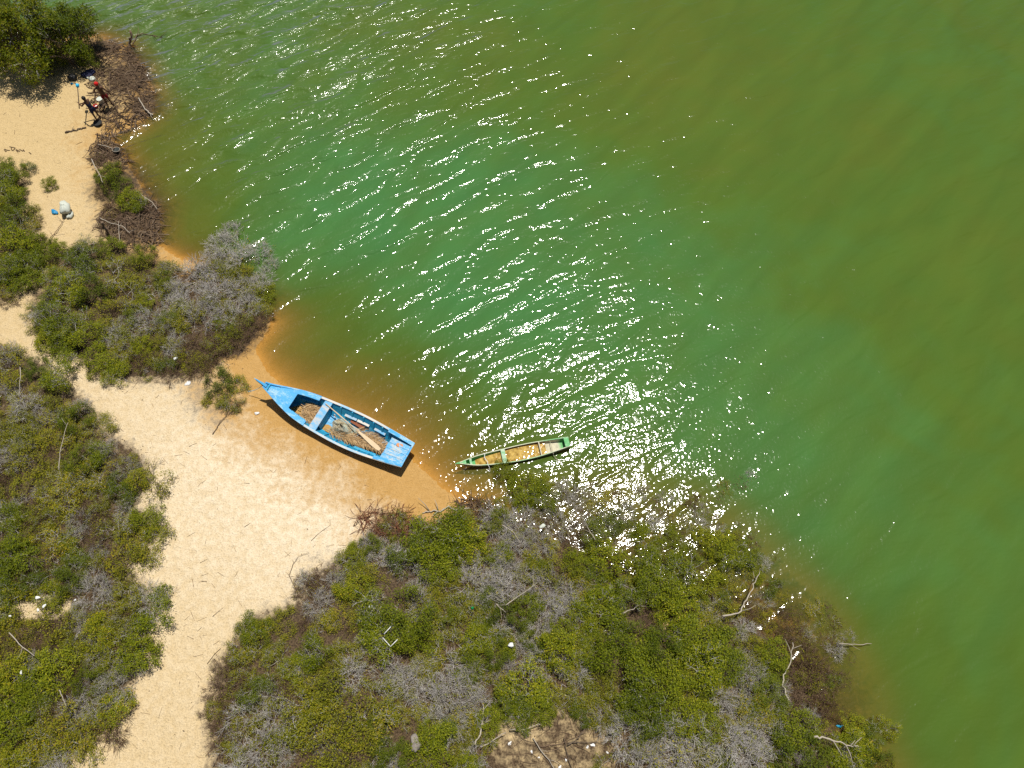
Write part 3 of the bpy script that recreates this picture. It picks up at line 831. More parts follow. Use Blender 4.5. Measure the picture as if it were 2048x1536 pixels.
# ------------------------------------------------------------------ dead wood
def wood(name, label, path, r0, r1, m, side=0, seed=0, dz=0.03, cat='branch', group=None, lift=None):
    """one fallen branch through photo pixels; lift = heights above the ground at the ends"""
    rng = random.Random(seed)
    pts = []
    nP = len(path)
    for i, (u, v) in enumerate(path):
        l = dz if lift is None else lift[0] + (lift[1] - lift[0]) * i / max(nP - 1, 1)
        x, y, z = gpx(u, v, l)
        pts.append((x, y, max(z, -0.06) + l))
    pts = np.array(pts)
    # resample with a little wobble
    tt = np.linspace(0, nP - 1, max(2, (nP - 1) * 4 + 1))
    P = np.stack([np.interp(tt, range(nP), pts[:, k]) for k in range(3)], -1)
    P[1:-1] += np.array([[rng.uniform(-1, 1) * r0 * .7 for _ in range(3)] for _ in range(len(P) - 2)])
    base = P[0].copy()
    r0 *= .72; r1 *= .72
    mb = MB(); mb.tube(P - base, np.linspace(r0, r1, len(P)) * np.array([rng.uniform(.82, 1.15) for _ in P]), 6)
    if side == 0:
        o = mb.build(name, m, None, True); o.location = base
        return tag(o, label, cat, group)
    o = empty(name, base, label, cat, group)
    mb.build('limb', m, o, True)
    for k in range(side):
        i = rng.randrange(len(P) // 4, len(P) - 1)
        d = P[min(i + 1, len(P) - 1)] - P[i - 1]; d /= np.linalg.norm(d)
        a = rng.choice([-1, 1]) * rng.uniform(.5, 1.1)
        d2 = np.array([d[0] * math.cos(a) - d[1] * math.sin(a), d[0] * math.sin(a) + d[1] * math.cos(a), rng.uniform(.05, .5)])
        ln = rng.uniform(.3, .8) * (0.5 + 8 * r0)
        q = [P[i] - base, P[i] - base + d2 * ln * .5 + np.array([rng.uniform(-.05, .05), rng.uniform(-.05, .05), 0]), P[i] - base + d2 * ln]
        s = MB(); s.tube(q, [r0 * .5, r0 * .35, r0 * .15], 5); s.build('side_branch', m, o, True)
    return o

wood('driftwood', 'thick bleached driftwood limb on wet sand by the canoe thicket', [(942, 1018), (915, 1020), (897, 1014), (880, 1022), (858, 1024), (845, 1026)], .075, .035, M_PALE, 3, 1, .07, 'driftwood')
wood('driftwood', 'dark forked driftwood root standing beside the bleached limb', [(925, 1016), (915, 1005), (905, 1000)], .05, .015, M_ROOT, 3, 2, .1, 'driftwood', lift=(.05, .4))
wood('dead_branch', 'long pale bent branch over the water at the bush edge', [(1445, 1232), (1478, 1228), (1490, 1205), (1502, 1180), (1510, 1160), (1516, 1145)], .05, .02, M_PALE, 2, 3, .6)
wood('dead_branch', 'sinuous pale branch rising among brown bushes in the water', [(1578, 1400), (1566, 1372), (1566, 1350), (1578, 1330), (1584, 1310), (1585, 1285)], .05, .02, M_PALE, 2, 4, .5)
wood('dead_branch', 'straight pale branch poking out over the open water', [(1672, 1289), (1700, 1291), (1730, 1290)], .03, .018, M_PALE, 1, 5, lift=(.4, .2))
wood('dead_branch', 'long forked pale branch lying on the shoreside green bushes', [(1628, 1474), (1650, 1475), (1680, 1485), (1705, 1492), (1718, 1494)], .06, .02, M_PALE, 4, 6, .9)
wood('dead_branch', 'bent pale branch above a shaded hollow of bare sand', [(1245, 1226), (1268, 1217), (1283, 1207)], .045, .02, M_PALE, 1, 7, .7)
wood('dead_branch', 'thick pale limb at the edge of the littered clearing', [(950, 1490), (962, 1460), (968, 1430), (966, 1408)], .05, .025, M_PALE, 2, 8, .35)
wood('dead_branch', 'straight pale stick leaning towards the littered clearing', [(962, 1494), (985, 1480), (1012, 1465)], .035, .022, M_PALE, 1, 9, .4)
wood('dead_branch', 'pale stick running along the upper rim of the clearing', [(1020, 1459), (1050, 1458), (1070, 1450), (1092, 1446)], .03, .02, M_PALE, 1, 10, .3)
wood('dead_branch', 'two-armed fallen branch crossing the littered clearing', [(1066, 1476), (1085, 1505), (1102, 1525), (1112, 1545)], .03, .02, M_PALE, 2, 11, .12)
wood('dead_branch', 'long bare branch slanting across the clearing towards green bushes', [(1135, 1490), (1150, 1482), (1165, 1465), (1184, 1445)], .03, .014, M_STEM, 2, 12, .2)
wood('dead_branch', 'curved bare branch on the clearing near white scraps', [(1128, 1476), (1133, 1500), (1140, 1530), (1146, 1545)], .028, .016, M_STEM, 2, 13, .1)
wood('dead_branch', 'low bare branch parallel to the clearing edge', [(1135, 1486), (1165, 1484), (1198, 1484)], .022, .012, M_STEM, 1, 14, .12)
wood('dead_branch', 'dark thin branch lying across the clearing litter', [(1080, 1493), (1120, 1488), (1160, 1470)], .02, .012, M_BROWN, 2, 15, .08)
wood('dead_branch', 'slender forked pale branch amid grey twigs of the canoe thicket', [(1012, 1210), (1040, 1190), (1075, 1165)], .03, .012, M_PALE, 3, 16, .8)
wood('dead_branch', 'pale snapped branch beside a dark hole in the thicket', [(992, 1208), (1000, 1215), (1012, 1225)], .04, .02, M_PALE, 2, 17, .6)
wood('dead_branch', 'thin pale branch near the brown bushes behind the canoe', [(1005, 1050), (1025, 1062), (1040, 1085)], .025, .012, M_PALE, 1, 18, .8)
wood('dead_branch', 'white forked branch by the glittering water edge', [(1190, 1080), (1178, 1060), (1170, 1045)], .03, .012, M_PALE, 2, 19, .7)
wood('dead_branch', 'pale upright dead stem in the path thicket', [(40, 735), (41, 760), (38, 790)], .028, .012, M_PALE, 3, 20, 1.0)
wood('dead_branch', 'long pale curved stem over the path thicket', [(118, 940), (120, 905), (128, 870), (136, 845)], .028, .012, M_PALE, 3, 21, 1.0)
wood('dead_branch', 'two pale sticks joined on the lower path thicket', [(18, 1265), (45, 1295), (68, 1312)], .028, .014, M_PALE, 1, 22, .9)
wood('dead_branch', 'short pale stick above the path thicket foliage', [(118, 1380), (126, 1395), (133, 1412)], .026, .014, M_PALE, 0, 23, .9)
wood('dead_branch', 'dry branch lying on sand between lone bush and boat', [(425, 868), (440, 845), (465, 820), (492, 800)], .026, .010, M_BROWN, 3, 24, .06)
wood('dead_branch', 'thin dry stick on bare sand below the wet strip', [(622, 1082), (640, 1065), (660, 1050)], .014, .006, M_BROWN, 1, 25, .02)
wood('dead_branch', 'crooked vine reaching from thicket onto the pale sand', [(600, 1195), (578, 1150), (585, 1130), (597, 1112), (618, 1105)], .016, .008, M_BROWN, 2, 26, .08)
wood('dead_branch', 'straight dark stick at the narrow neck of the path', [(414, 1328), (428, 1310), (442, 1296)], .014, .010, M_BROWN, 0, 27, .03)
wood('dead_branch', 'small dark twig on the middle of the path', [(425, 1233), (437, 1222), (447, 1215)], .012, .006, M_BROWN, 1, 28, .03)
wood('dead_branch', 'small hooked twig on pale sand near the boat shadow', [(378, 893), (386, 889), (394, 886)], .012, .006, M_BROWN, 0, 29, .02)
wood('dead_branch', 'bare fork on sand pointing at the hanging sack', [(90, 490), (105, 472), (118, 455), (128, 440)], .035, .015, M_BROWN, 3, 30, .08)
# far point: snag, log and branches
wood('dead_snag', 'dark broken tree stump standing in water off the point', [(259, 98), (260, 84), (264, 69)], .13, .09, M_ROOT, 1, 31, cat='snag', lift=(-.15, .95))
wood('dead_branch', 'arched dark branch reaching over water beyond the snag', [(268, 92), (282, 84), (298, 84), (318, 92), (338, 100)], .05, .02, M_ROOT, 4, 32, lift=(.1, .1))
wood('dead_branch', 'pale peeled log sliding off the root bank into water', [(277, 196), (285, 210), (292, 220), (304, 228)], .05, .07, M_PALE, 1, 33, .15, 'log')
wood('dead_branch', 'weathered grey log on dappled sand below the people', [(130, 265), (145, 261), (160, 258), (172, 254)], .06, .05, M_STEM, 1, 34, .05, 'log')
wood('dead_branch', 'pale branch lying across the leafy bank bush', [(183, 318), (190, 335), (200, 350), (206, 365)], .035, .018, M_PALE, 2, 35, .7)
wood('dead_branch', 'yellow pale branch arching off the lower root bank', [(272, 382), (290, 395), (305, 405), (314, 418)], .04, .02, M_PALE, 4, 36, .4)
wood('dead_branch', 'long pale stick lying over the lower root bank', [(200, 436), (220, 446), (245, 452), (260, 466)], .03, .018, M_PALE, 3, 37, .3)
wood('dead_branch', 'thin pale stick upright among lower bank roots', [(240, 485), (238, 465), (237, 442)], .026, .016, M_PALE, 1, 38, .3)
wood('fence_post', 'short dark weathered post with pale cut top', [(221, 473), (212, 458), (204, 444)], .10, .10, M_ROOT, 0, 39, cat='post', lift=(-.1, 1.1))

def tangle(label, region, n, seed, m, hmax=0.35, rr=(.010, .032)):
    """a mat of exposed roots and washed-up branches"""
    rng = random.Random(seed)
    u0, v0, u1, v1 = region
    base = gpx((u0 + u1) / 2, (v0 + v1) / 2)
    root = empty('root_tangle', base, label, 'roots')
    mb, mf = MB(), MB()
    k = 0
    while k < n:
        u, v = rng.uniform(u0, u1), rng.uniform(v0, v1)
        x, y, z = gpx(u, v)
        if z < -0.12 or ((u - (u0 + u1) / 2) / (u1 - u0)) ** 2 + ((v - (v0 + v1) / 2) / (v1 - v0)) ** 2 > 0.27:
            k += 0.2; continue
        th = rng.uniform(0, 6.28); ln = rng.uniform(.35, 1.3); hh = rng.uniform(.02, hmax) * rng.random(); cv = rng.uniform(-1.0, 1.0) ** 3 * 1.3
        pts = []
        for i in range(7):
            s = i / 6
            a = th + cv * (s - .5)
            px_, py_ = x + math.cos(a) * ln * (s - .5), y + math.sin(a) * ln * (s - .5)
            pts.append((px_ - base[0], py_ - base[1], max(gz(px_, py_), -.08) - base[2] + hh * math.sin(math.pi * s) + rng.uniform(0, .03) + (0.0 if 0 < i < 6 else -.04)))
        r = rng.uniform(*rr)
        (mb if r > .018 else mf).tube(pts, np.linspace(r, r * .45, 7), 4, False)
        k += 1
    if mb.v: mb.build('thick_roots', m, root, True)
    if mf.v: mf.build('fine_roots', m if not mb.v else M_BROWN, root, True)
    return root
tangle('dark tangle of exposed roots on the point beside the people', (180, 78, 318, 266), 700, 1, M_ROOT, .3, (.006, .03))
tangle('small tangle of washed-up roots where the hoop net lies', (182, 268, 264, 350), 260, 2, M_ROOT, .35, (.006, .03))
tangle('spiky brown root tangle around the short post', (196, 396, 345, 498), 480, 3, M_ROOT, .4, (.006, .028))
tangle('reddish brown bramble heap at the wet sand edge', (715, 1012, 830, 1075), 200, 4, M_REDTWIG, .5, (.006, .014))
tangle('roots and sticks where driftwood meets the water', (915, 985, 1010, 1050), 130, 5, M_ROOT, .4, (.008, .024))
tangle('woody roots in the hollow of bare orange sand', (1285, 1205, 1380, 1275), 60, 6, M_ROOT, .4)
tangle('bare sticks crossing on the littered sand clearing', (1010, 1445, 1250, 1545), 60, 7, M_BROWN, .10, (.005, .012))
#==SPLIT2==
# ------------------------------------------------------------------ painted wood, cloth and other materials
def mat_paint(name, base, worn, scale=6.0, amount=0.5, rough=0.6, grain=40.0):
    m, t, b = mat(name)
    c = N(t, 'ShaderNodeTexCoord')
    mp = N(t, 'ShaderNodeMapping'); mp.inputs['Scale'].default_value = (0.35, 1.0, 1.0)
    L(t, c.outputs['Object'], mp.inputs['Vector'])
    n1 = noise(t, scale, 4, 0.65, mp.outputs[0], dim='3D')
    n2 = noise(t, grain, 2, 0.6, mp.outputs[0], dim='3D')
    f = math_(t, 'ADD', math_(t, 'MULTIPLY', n1, 0.75), math_(t, 'MULTIPLY', n2, 0.25))
    lo = 0.62 - 0.30 * amount
    col = mixc(t, ramp(t, f, [(lo, g(0)), (lo + 0.10, g(1))]), base, worn)
    dirt = ramp(t, n2, [(0.3, g(0.78)), (0.6, g(1.0))])
    col = mixc(t, 0.6, col, dirt, 'MULTIPLY')
    L(t, col, b.inputs['Base Color'])
    b.inputs['Roughness'].default_value = rough
    b.inputs['Specular IOR Level'].default_value = 0.3
    bump(t, f, 0.3, 0.01, b)
    return m

def mat_plain(name, c1, c2=None, scale=8.0, rough=0.7, spec=0.3, bmp=0.2):
    m, t, b = mat(name)
    n = noise(t, scale, 3, 0.6, dim='3D')
    L(t, mixc(t, n, c1, c2 or tuple(q * 0.75 for q in c1)), b.inputs['Base Color'])
    b.inputs['Roughness'].default_value = rough
    b.inputs['Specular IOR Level'].default_value = spec
    bump(t, n, bmp, 0.01, b)
    return m

M_DECK = mat_paint('light_blue_paint', (0.065, 0.37, 0.70), (0.34, 0.56, 0.69), 4.5, 0.40)
M_INNER = mat_paint('deep_blue_paint', (0.018, 0.30, 0.52), (0.05, 0.37, 0.57), 4.0, 0.4)
M_RAIL = mat_paint('worn_white_rail', (0.64, 0.60, 0.53), (0.24, 0.50, 0.70), 2.4, 0.5)
M_HULL = mat_paint('worn_hull_paint', (0.40, 0.33, 0.26), (0.14, 0.30, 0.44), 3.0, 0.3)
M_BENCH = mat_paint('worn_bench_paint', (0.50, 0.51, 0.50), (0.15, 0.42, 0.68), 3.2, 0.55)
M_STERN = mat_paint('chipped_stern_paint', (0.12, 0.42, 0.72), (0.50, 0.56, 0.56), 4.5, 0.5)
M_PALM = mat_leaf('dry_palm', [(0.0, (0.22, 0.125, 0.05)), (0.5, (0.45, 0.29, 0.14)), (1.0, (0.66, 0.48, 0.27))], 0.15)
M_OAR = mat_plain('bare_oar_wood', (0.58, 0.43, 0.25), (0.68, 0.54, 0.36), 5.0)
M_ORANGE = mat_plain('orange_scrap', (0.62, 0.19, 0.045), (0.66, 0.34, 0.16), 12.0)
M_WHITE = mat_plain('white_plastic', (0.78, 0.78, 0.76), (0.66, 0.66, 0.64), 9.0, 0.5)
M_GREYW = mat_plain('clouded_plastic', (0.46, 0.50, 0.42), (0.60, 0.62, 0.55), 9.0, 0.6)
M_BLUE = mat_plain('blue_plastic', (0.02, 0.20, 0.42), (0.03, 0.30, 0.55), 9.0, 0.45)
M_CYAN = mat_plain('bright_blue_plastic', (0.02, 0.42, 0.75), (0.03, 0.50, 0.80), 9.0, 0.45)
M_RED = mat_plain('red_cloth', (0.62, 0.012, 0.010), (0.50, 0.010, 0.010), 12.0, 0.8)
M_DKRED = mat_plain('dark_red_cloth', (0.22, 0.010, 0.014), (0.15, 0.008, 0.010), 12.0, 0.85)
M_NAVY = mat_plain('dark_navy_cloth', (0.012, 0.014, 0.040), (0.020, 0.022, 0.06), 10.0, 0.85)
M_SKIN = mat_plain('brown_skin', (0.125, 0.058, 0.032), (0.10, 0.046, 0.026), 10.0, 0.5)
M_HAIR = mat_plain('black_hair', (0.012, 0.010, 0.009), (0.02, 0.016, 0.014), 40.0, 0.6)
M_BLACK = mat_plain('black_rubber', (0.018, 0.018, 0.018), (0.028, 0.028, 0.026), 8.0, 0.6)
M_ROCK = mat_plain('grey_stone', (0.20, 0.175, 0.15), (0.31, 0.275, 0.24), 7.0, 0.9, 0.2, 0.8)
M_BGREEN = mat_paint('green_canoe_paint', (0.10, 0.40, 0.125), (0.26, 0.50, 0.26), 5.0, 0.45)
M_PGREEN = mat_paint('pale_green_paint', (0.42, 0.55, 0.38), (0.17, 0.43, 0.20), 6.0, 0.45)
M_CGUN = mat_paint('worn_canoe_rail', (0.52, 0.54, 0.38), (0.20, 0.46, 0.20), 2.2, 0.4)
M_CHULL = mat_paint('stained_canoe_hull', (0.30, 0.26, 0.17), (0.17, 0.30, 0.14), 3.0, 0.35)
M_ROPE = mat_plain('pale_rope', (0.58, 0.52, 0.38), (0.45, 0.40, 0.30), 40.0, 0.9)
M_BROPE = mat_plain('blue_rope', (0.20, 0.46, 0.60), (0.40, 0.56, 0.62), 30.0, 0.9)
M_WOODB = mat_plain('reddish_plank', (0.20, 0.055, 0.022), (0.26, 0.09, 0.04), 8.0)

def smooth_interp(xq, xs, ys):
    """monotone-ish smooth curve through the knots"""
    xs = np.array(xs, float); ys = np.array(ys, float)
    m = np.gradient(ys, xs)
    xq = np.clip(np.asarray(xq, float), xs[0], xs[-1])
    i = np.clip(np.searchsorted(xs, xq) - 1, 0, len(xs) - 2)
    h = xs[i + 1] - xs[i]; t = (xq - xs[i]) / h
    return ((2 * t ** 3 - 3 * t ** 2 + 1) * ys[i] + (t ** 3 - 2 * t ** 2 + t) * h * m[i] + (-2 * t ** 3 + 3 * t ** 2) * ys[i + 1] + (t ** 3 - t ** 2) * h * m[i + 1])

def loft(mb, secs, close_ends=True):
    """secs: list of equally long point rings (closed rings)"""
    n = len(secs[0]); V = np.concatenate(secs)
    Fc = [(i * n + k, i * n + (k + 1) % n, (i + 1) * n + (k + 1) % n, (i + 1) * n + k) for i in range(len(secs) - 1) for k in range(n)]
    if close_ends:
        Fc += [tuple(range(n))[::-1], tuple((len(secs) - 1) * n + k for k in range(n))]
    mb.add(V, Fc)

# ------------------------------------------------------------------ blue fishing boat (local frame: x bow -> stern, +y the water side)
BL = 7.76
BX = [0, .3, .75, 1.3, 2.0, 2.6, 3.2, 4.2, 5.0, 5.7, 6.5, 7.2, 7.76]
BB = [0.02, .11, .27, .47, .66, .75, .80, .855, .86, .82, .74, .66, .58]
def bb(x): return smooth_interp(x, BX, BB)
def bs(x): return smooth_interp(x, [0, .35, .8, 1.6, 3.0, 4.6, 6.2, 7.76], [1.62, 1.34, 1.16, .98, .80, .72, .77, .95])
def bk(x): return smooth_interp(x, [0, .25, .7, 1.4, 2.4, 7.76], [1.52, .85, .36, .12, .02, .06])
FLOOR = 0.14
RAKE = 0.50
_b0 = pxn(515, 760, 1.62); _st = pxn(807, 905, .95)
B_ANG = math.atan2(_st[1] - _b0[1], _st[0] - _b0[0])
BZ = -0.10
boat = empty('fishing_boat', (float(_b0[0]), float(_b0[1]), BZ), 'long blue wooden fishing boat pulled up on wet sand', 'boat', rz=B_ANG)
def bw(x, y, z):
    """boat frame -> world"""
    return Vector((_b0[0] + x * math.cos(B_ANG) - y * math.sin(B_ANG), _b0[1] + x * math.sin(B_ANG) + y * math.cos(B_ANG), BZ + z))

def boat_side(s, xs, off0, off1, z0f, z1f):
    pass
xs = np.concatenate([np.linspace(0.0, 1.2, 9), np.linspace(1.4, BL - .02, 26)])
outer, inner = [], []
for x in xs:
    b, z1, k = float(bb(x)), float(bs(x)), float(bk(x))
    k = min(k, z1 - .05)
    ch = b * (0.50 if x > 1.2 else 0.50 * (0.35 + 0.65 * x / 1.2))
    zm = k + (z1 - k) * .5
    O_ = [(x, b, z1), (x, b * .75, zm), (x, ch, k + .03), (x, 0, k - .02), (x, -ch, k + .03), (x, -b * .75, zm), (x, -b, z1)]
    th = min(.035, b * .5)
    zf = max(k + .05, min(FLOOR, z1 - .06))
    I_ = [(x, -(b - th), z1), (x, -max(b * .75 - th, .001), max(zm, zf + .01)), (x, -max(ch - th, .0005), zf), (x, 0, zf - .005), (x, max(ch - th, .0005), zf), (x, max(b * .75 - th, .001), max(zm, zf + .01)), (x, b - th, z1)]
    O_, I_ = np.array(O_), np.array(I_)
    for A_ in (O_, I_):                                   # raked stern: the bottom ends well forward of the transom top
        A_[:, 0] -= RAKE * np.clip((z1 - A_[:, 2]) / z1, 0, 1) * max(0.0, (x - 6.0) / (BL - 6.0))
    outer.append(O_); inner.append(I_)
def strip(mb, secs):
    n = len(secs[0])
    mb.add(np.concatenate(secs), [(i * n + k, i * n + k + 1, (i + 1) * n + k + 1, (i + 1) * n + k) for i in range(len(secs) - 1) for k in range(n - 1)])
mb = MB(); strip(mb, outer)
mb.add(outer[-1], [(0, 1, 2, 3, 4, 5, 6)])
mb.build('hull', M_HULL, boat, True)
mb = MB(); strip(mb, inner); mb.build('hull_lining', M_INNER, boat)
# floor boards
for k in range(4):
    y = -.27 + .18 * k
    mb = MB(); mb.box((4.45, y, FLOOR + .022), (5.0, .17, .022)); mb.build('floor_board', M_STERN, boat)
# gunwale rails
for s in (1, -1):
    secs = []
    for x in np.linspace(.25, BL, 40):
        b, z1 = float(bb(x)), float(bs(x))
        w_ = .045 if x > 2.75 else .06
        a, c = b + (.055 if x > 2.75 else .03), max(b - w_, .01)
        secs.append(np.array([(x, s * c, z1), (x, s * a, z1), (x, s * a, z1 + .035), (x, s * c, z1 + .035)]))
    mb = MB(); loft(mb, secs); rail = mb.build('gunwale', M_RAIL, boat)
    # rubbing strake under the rail
    secs = []
    for x in np.linspace(.5, BL - .02, 30):
        b, z1 = float(bb(x)), float(bs(x))
        secs.append(np.array([(x, s * (b + .004), z1 - .11), (x, s * (b + .03), z1 - .11), (x, s * (b + .03), z1 - .055), (x, s * (b + .004), z1 - .055)]))
    mb = MB(); loft(mb, secs); mb.build('rubbing_strake', M_HULL, rail)
    # side deck from the foredeck back to the notch
    secs = []
    for x in np.linspace(.9, 2.72, 16):
        b, z1 = float(bb(x)), float(bs(x)) + .037
        wd = .20
        secs.append(np.array([(x, s * max(b - wd, .02), z1), (x, s * (b + .05), z1), (x, s * (b + .05), z1 + .03), (x, s * max(b - wd, .02), z1 + .03)]))
    mb = MB(); loft(mb, secs); sdk = mb.build('side_deck', M_DECK, boat)
    secs = []
    for x in np.linspace(6.35, BL + .02, 8):
        b, z1 = float(bb(x)), float(bs(x)) + .037
        secs.append(np.array([(x, s * (b - .13), z1), (x, s * (b + .035), z1), (x, s * (b + .035), z1 + .02), (x, s * (b - .13), z1 + .02)]))
    mb = MB(); loft(mb, secs); mb.build('stern_side_deck', M_DECK, boat)
    # bow bulwark cap
    secs = []
    for x in np.linspace(.28, 1.75, 10):
        b, z1 = float(bb(x)), float(bs(x)) + .036
        t_ = (x - .28) / 1.47
        secs.append(np.array([(x, s * (b - .02), z1), (x, s * (b + .045), z1), (x, s * (b + .045), z1 + .10 - .06 * t_), (x, s * (b - .02), z1 + .10 - .06 * t_)]))
    mb = MB(); loft(mb, secs); mb.build('bow_bulwark', M_DECK, sdk)
# foredeck
secs = []
for x in np.linspace(.30, 1.70, 12):
    b, z1 = float(bb(x)), float(bs(x)) + .034
    secs.append(np.array([(x, -(b - .02), z1), (x, (b - .02), z1), (x, (b - .02) * .5, z1 + .04), (x, -(b - .02) * .5, z1 + .04)]))
mb = MB(); loft(mb, secs); fdk = mb.build('foredeck', M_DECK, boat)
mb = MB(); mb.hexa([(1.66, -.52, .50), (1.70, -.52, .50), (1.70, .52, .50), (1.66, .52, .50), (1.66, -.56, .98), (1.70, -.56, .98), (1.70, .56, .98), (1.66, .56, .98)])
# stem post
mb = MB()
mb.hexa([(-.10, -.02, 1.52), (.42, -.085, 1.20), (.42, .085, 1.20), (-.10, .02, 1.52), (-.16, -.012, 1.78), (.40, -.07, 1.44), (.40, .07, 1.44), (-.16, .012, 1.78)])
mb.build('stem_post', M_DECK, boat)
mb = MB(); mb.box((.47, 0, 1.36), (.07, .30, .10)); mb.build('mooring_bitt', M_INNER, fdk)
# ribs on both sides
for x in (1.95, 2.55, 3.15, 3.75, 4.35, 4.95, 5.5, 6.0, 6.45):
    for s in (1, -1):
        b, z1, k = float(bb(x)), float(bs(x)), float(bk(x))
        ch = b * .50; zm = k + (z1 - k) * .5
        i0 = [(ch - .035, FLOOR), (b * .75 - .04, zm), (b - .045, z1 - .005)]
        w_ = .035; tk = .055
        secs = []
        for (y, z) in i0:
            secs.append(np.array([(x - w_, s * y, z), (x + w_, s * y, z), (x + w_, s * (y - tk), z), (x - w_, s * (y - tk), z)]))
        mb = MB(); loft(mb, secs); mb.build('rib', M_INNER, boat)
# stringers (short worn shelves between the ribs on the water side, one on the land side)
for s, x0, x1, mm in ((1, 4.0, 4.62, M_BENCH), (1, 4.66, 5.30, M_RAIL), (1, 5.6, 6.2, M_BENCH), (-1, 5.2, 6.3, M_INNER), (1, 1.75, 2.6, M_INNER), (-1, 1.75, 2.5, M_INNER)):
    secs = []
    for x in np.linspace(x0, x1, 6):
        b, z1, k = float(bb(x)), float(bs(x)), float(bk(x))
        y = b * .81 - .045; z = k + (z1 - k) * .62
        secs.append(np.array([(x, s * y, z), (x, s * (y - .11), z), (x, s * (y - .11), z + .03), (x, s * y, z + .03)]))
    mb = MB(); loft(mb, secs); mb.build('stringer', mm, boat)
# thwart
x0 = 3.12
mb = MB(); b_ = float(bb(x0)); z_ = float(bs(x0)) - .03
mb.hexa([(x0 - .19, -b_ + .02, z_ - .02), (x0 + .19, -b_ + .02, z_ - .02), (x0 + .19, b_ - .02, z_ - .02), (x0 - .19, b_ - .02, z_ - .02), (x0 - .19, -b_ + .02, z_ + .03), (x0 + .19, -b_ + .02, z_ + .03), (x0 + .19, b_ - .02, z_ + .03), (x0 - .19, b_ - .02, z_ + .03)])
thw = mb.build('thwart', M_BENCH, boat)
mb = MB(); mb.box((x0 + .15, 0, .42), (.03, .95, .56)); mb.build('thwart_bulkhead', M_INNER, thw)
# stern deck of four planks
edges = [-.60, -.32, -.05, .20, .44]
for i in range(4):
    y0, y1 = edges[i] + .006, edges[i + 1] - .006
    z0, z1 = float(bs(6.55)) - .01, float(bs(BL)) - .03
    q0, q1 = y0 * 1.08, y1 * 1.08
    xa = 6.62 + .02 * (i % 2)
    mb = MB(); mb.hexa([(xa, q0, z0 - .03), (BL - .06, y0 * .95, z1 - .03), (BL - .06, y1 * .95, z1 - .03), (xa, q1, z0 - .03), (xa, q0, z0 + .01), (BL - .06, y0 * .95, z1 + .01), (BL - .06, y1 * .95, z1 + .01), (xa, q1, z0 + .01)])
    mb.build('stern_plank', M_STERN, boat)
zt = float(bs(BL))
mb = MB(); mb.hexa([(BL - .055 - RAKE, -.29, .06), (BL + .01 - RAKE, -.29, .06), (BL + .01 - RAKE, .29, .06), (BL - .055 - RAKE, .29, .06), (BL - .055, -.60, zt + .06), (BL + .015, -.60, zt + .06), (BL + .015, .60, zt + .06), (BL - .055, .60, zt + .06)])
mb.build('transom', M_DECK, boat)

# ---- things lying in the boat
def in_boat(o, x, y, z, rz=0.0):
    o.location = bw(x, y, z); o.rotation_euler = (0, 0, B_ANG + rz)
    return o

# oar, resting on the thwart and down to the floor
A0 = np.array([3.05, .58, .86]); A1 = np.array([6.35, -.22, .50])
oar = empty('oar', bw(*A0), 'long bare wooden oar lying along the blue boat', 'oar', rz=B_ANG)
d_ = A1 - A0
mb = MB(); mb.tube([np.zeros(3), d_ * .3, d_ * .62], [.024, .028, .032], 8); mb.build('shaft', M_OAR, oar, True)
mb = MB()
secs = []
du = d_ / np.linalg.norm(d_); sd_ = np.cross(du, [0, 0, 1]); sd_ /= np.linalg.norm(sd_); up_ = np.cross(sd_, du)
for t_, wv_, hv_ in [(.58, .03, .022), (.66, .055, .02), (.75, .085, .017), (.86, .105, .014), (.95, .10, .012), (1.0, .06, .010)]:
    c = d_ * t_
    secs.append(np.array([c - sd_ * wv_ - up_ * hv_, c + sd_ * wv_ - up_ * hv_, c + sd_ * wv_ + up_ * hv_, c - sd_ * wv_ + up_ * hv_]))
loft(mb, secs); mb.build('blade', M_OAR, oar)

def frond(length, seed, label, x, y, z, rz, group, curl=.25, wid=.36):
    rng = np.random.default_rng(seed)
    o = empty('palm_frond', bw(x, y, z), label, 'palm frond', group, B_ANG + rz)
    t_ = np.linspace(0, 1, 14)
    rib = np.column_stack([t_ * length, curl * np.sin(t_ * 2.2) * length * .25, .04 + .05 * np.sin(t_ * 3)])
    mb = MB(); mb.tube(rib, np.linspace(.022, .006, 14), 5); mb.build('midrib', M_PALM, o, True)
    V = []; n = 46
    for k in range(n):
        s = .12 + .88 * k / n
        p = np.array([np.interp(s, t_, rib[:, j]) for j in range(3)])
        for sg in (1, -1):
            a = sg * rng.uniform(.5, .95); ln = wid * (1 - .45 * s) * rng.uniform(.7, 1.25)
            d = np.array([math.cos(a), math.sin(a), rng.uniform(-.12, .16)])
            nn = np.array([-d[1], d[0], rng.uniform(-.5, .5)]); nn /= np.linalg.norm(nn)
            wv_ = rng.uniform(.010, .020)
            q = p + d * ln; mid = p + d * ln * .4 + np.array([0, 0, rng.uniform(0, .03)])
            V.append([p, mid + nn * wv_, q, mid - nn * wv_])
    V = np.array(V).reshape(-1, 3)
    ob('leaflets', fast_mesh('leaflets', V, np.arange(len(V)).reshape(-1, 4), M_PALM), o)
    return o
FG = 'dry palm fronds in the blue boat'
for i, (ln, x, y, z, rz, curl, wid) in enumerate([(2.7, 3.7, -.14, .26, -.06, .12, .55), (2.5, 4.1, -.46, .34, .08, .12, .50), (2.2, 4.5, .26, .30, -.04, -.12, .50), (1.6, 4.9, .0, .36, -.10, .2, .52), (2.0, 3.5, -.40, .40, .06, -.1, .50), (1.3, 5.2, .26, .36, -.15, .1, .44), (2.0, 4.4, -.30, .42, .02, .1, .42)]):
    frond(ln, 30 + i, 'dry brown palm frond on the boat floor behind the bench', x, y, z, rz, FG, curl, wid)
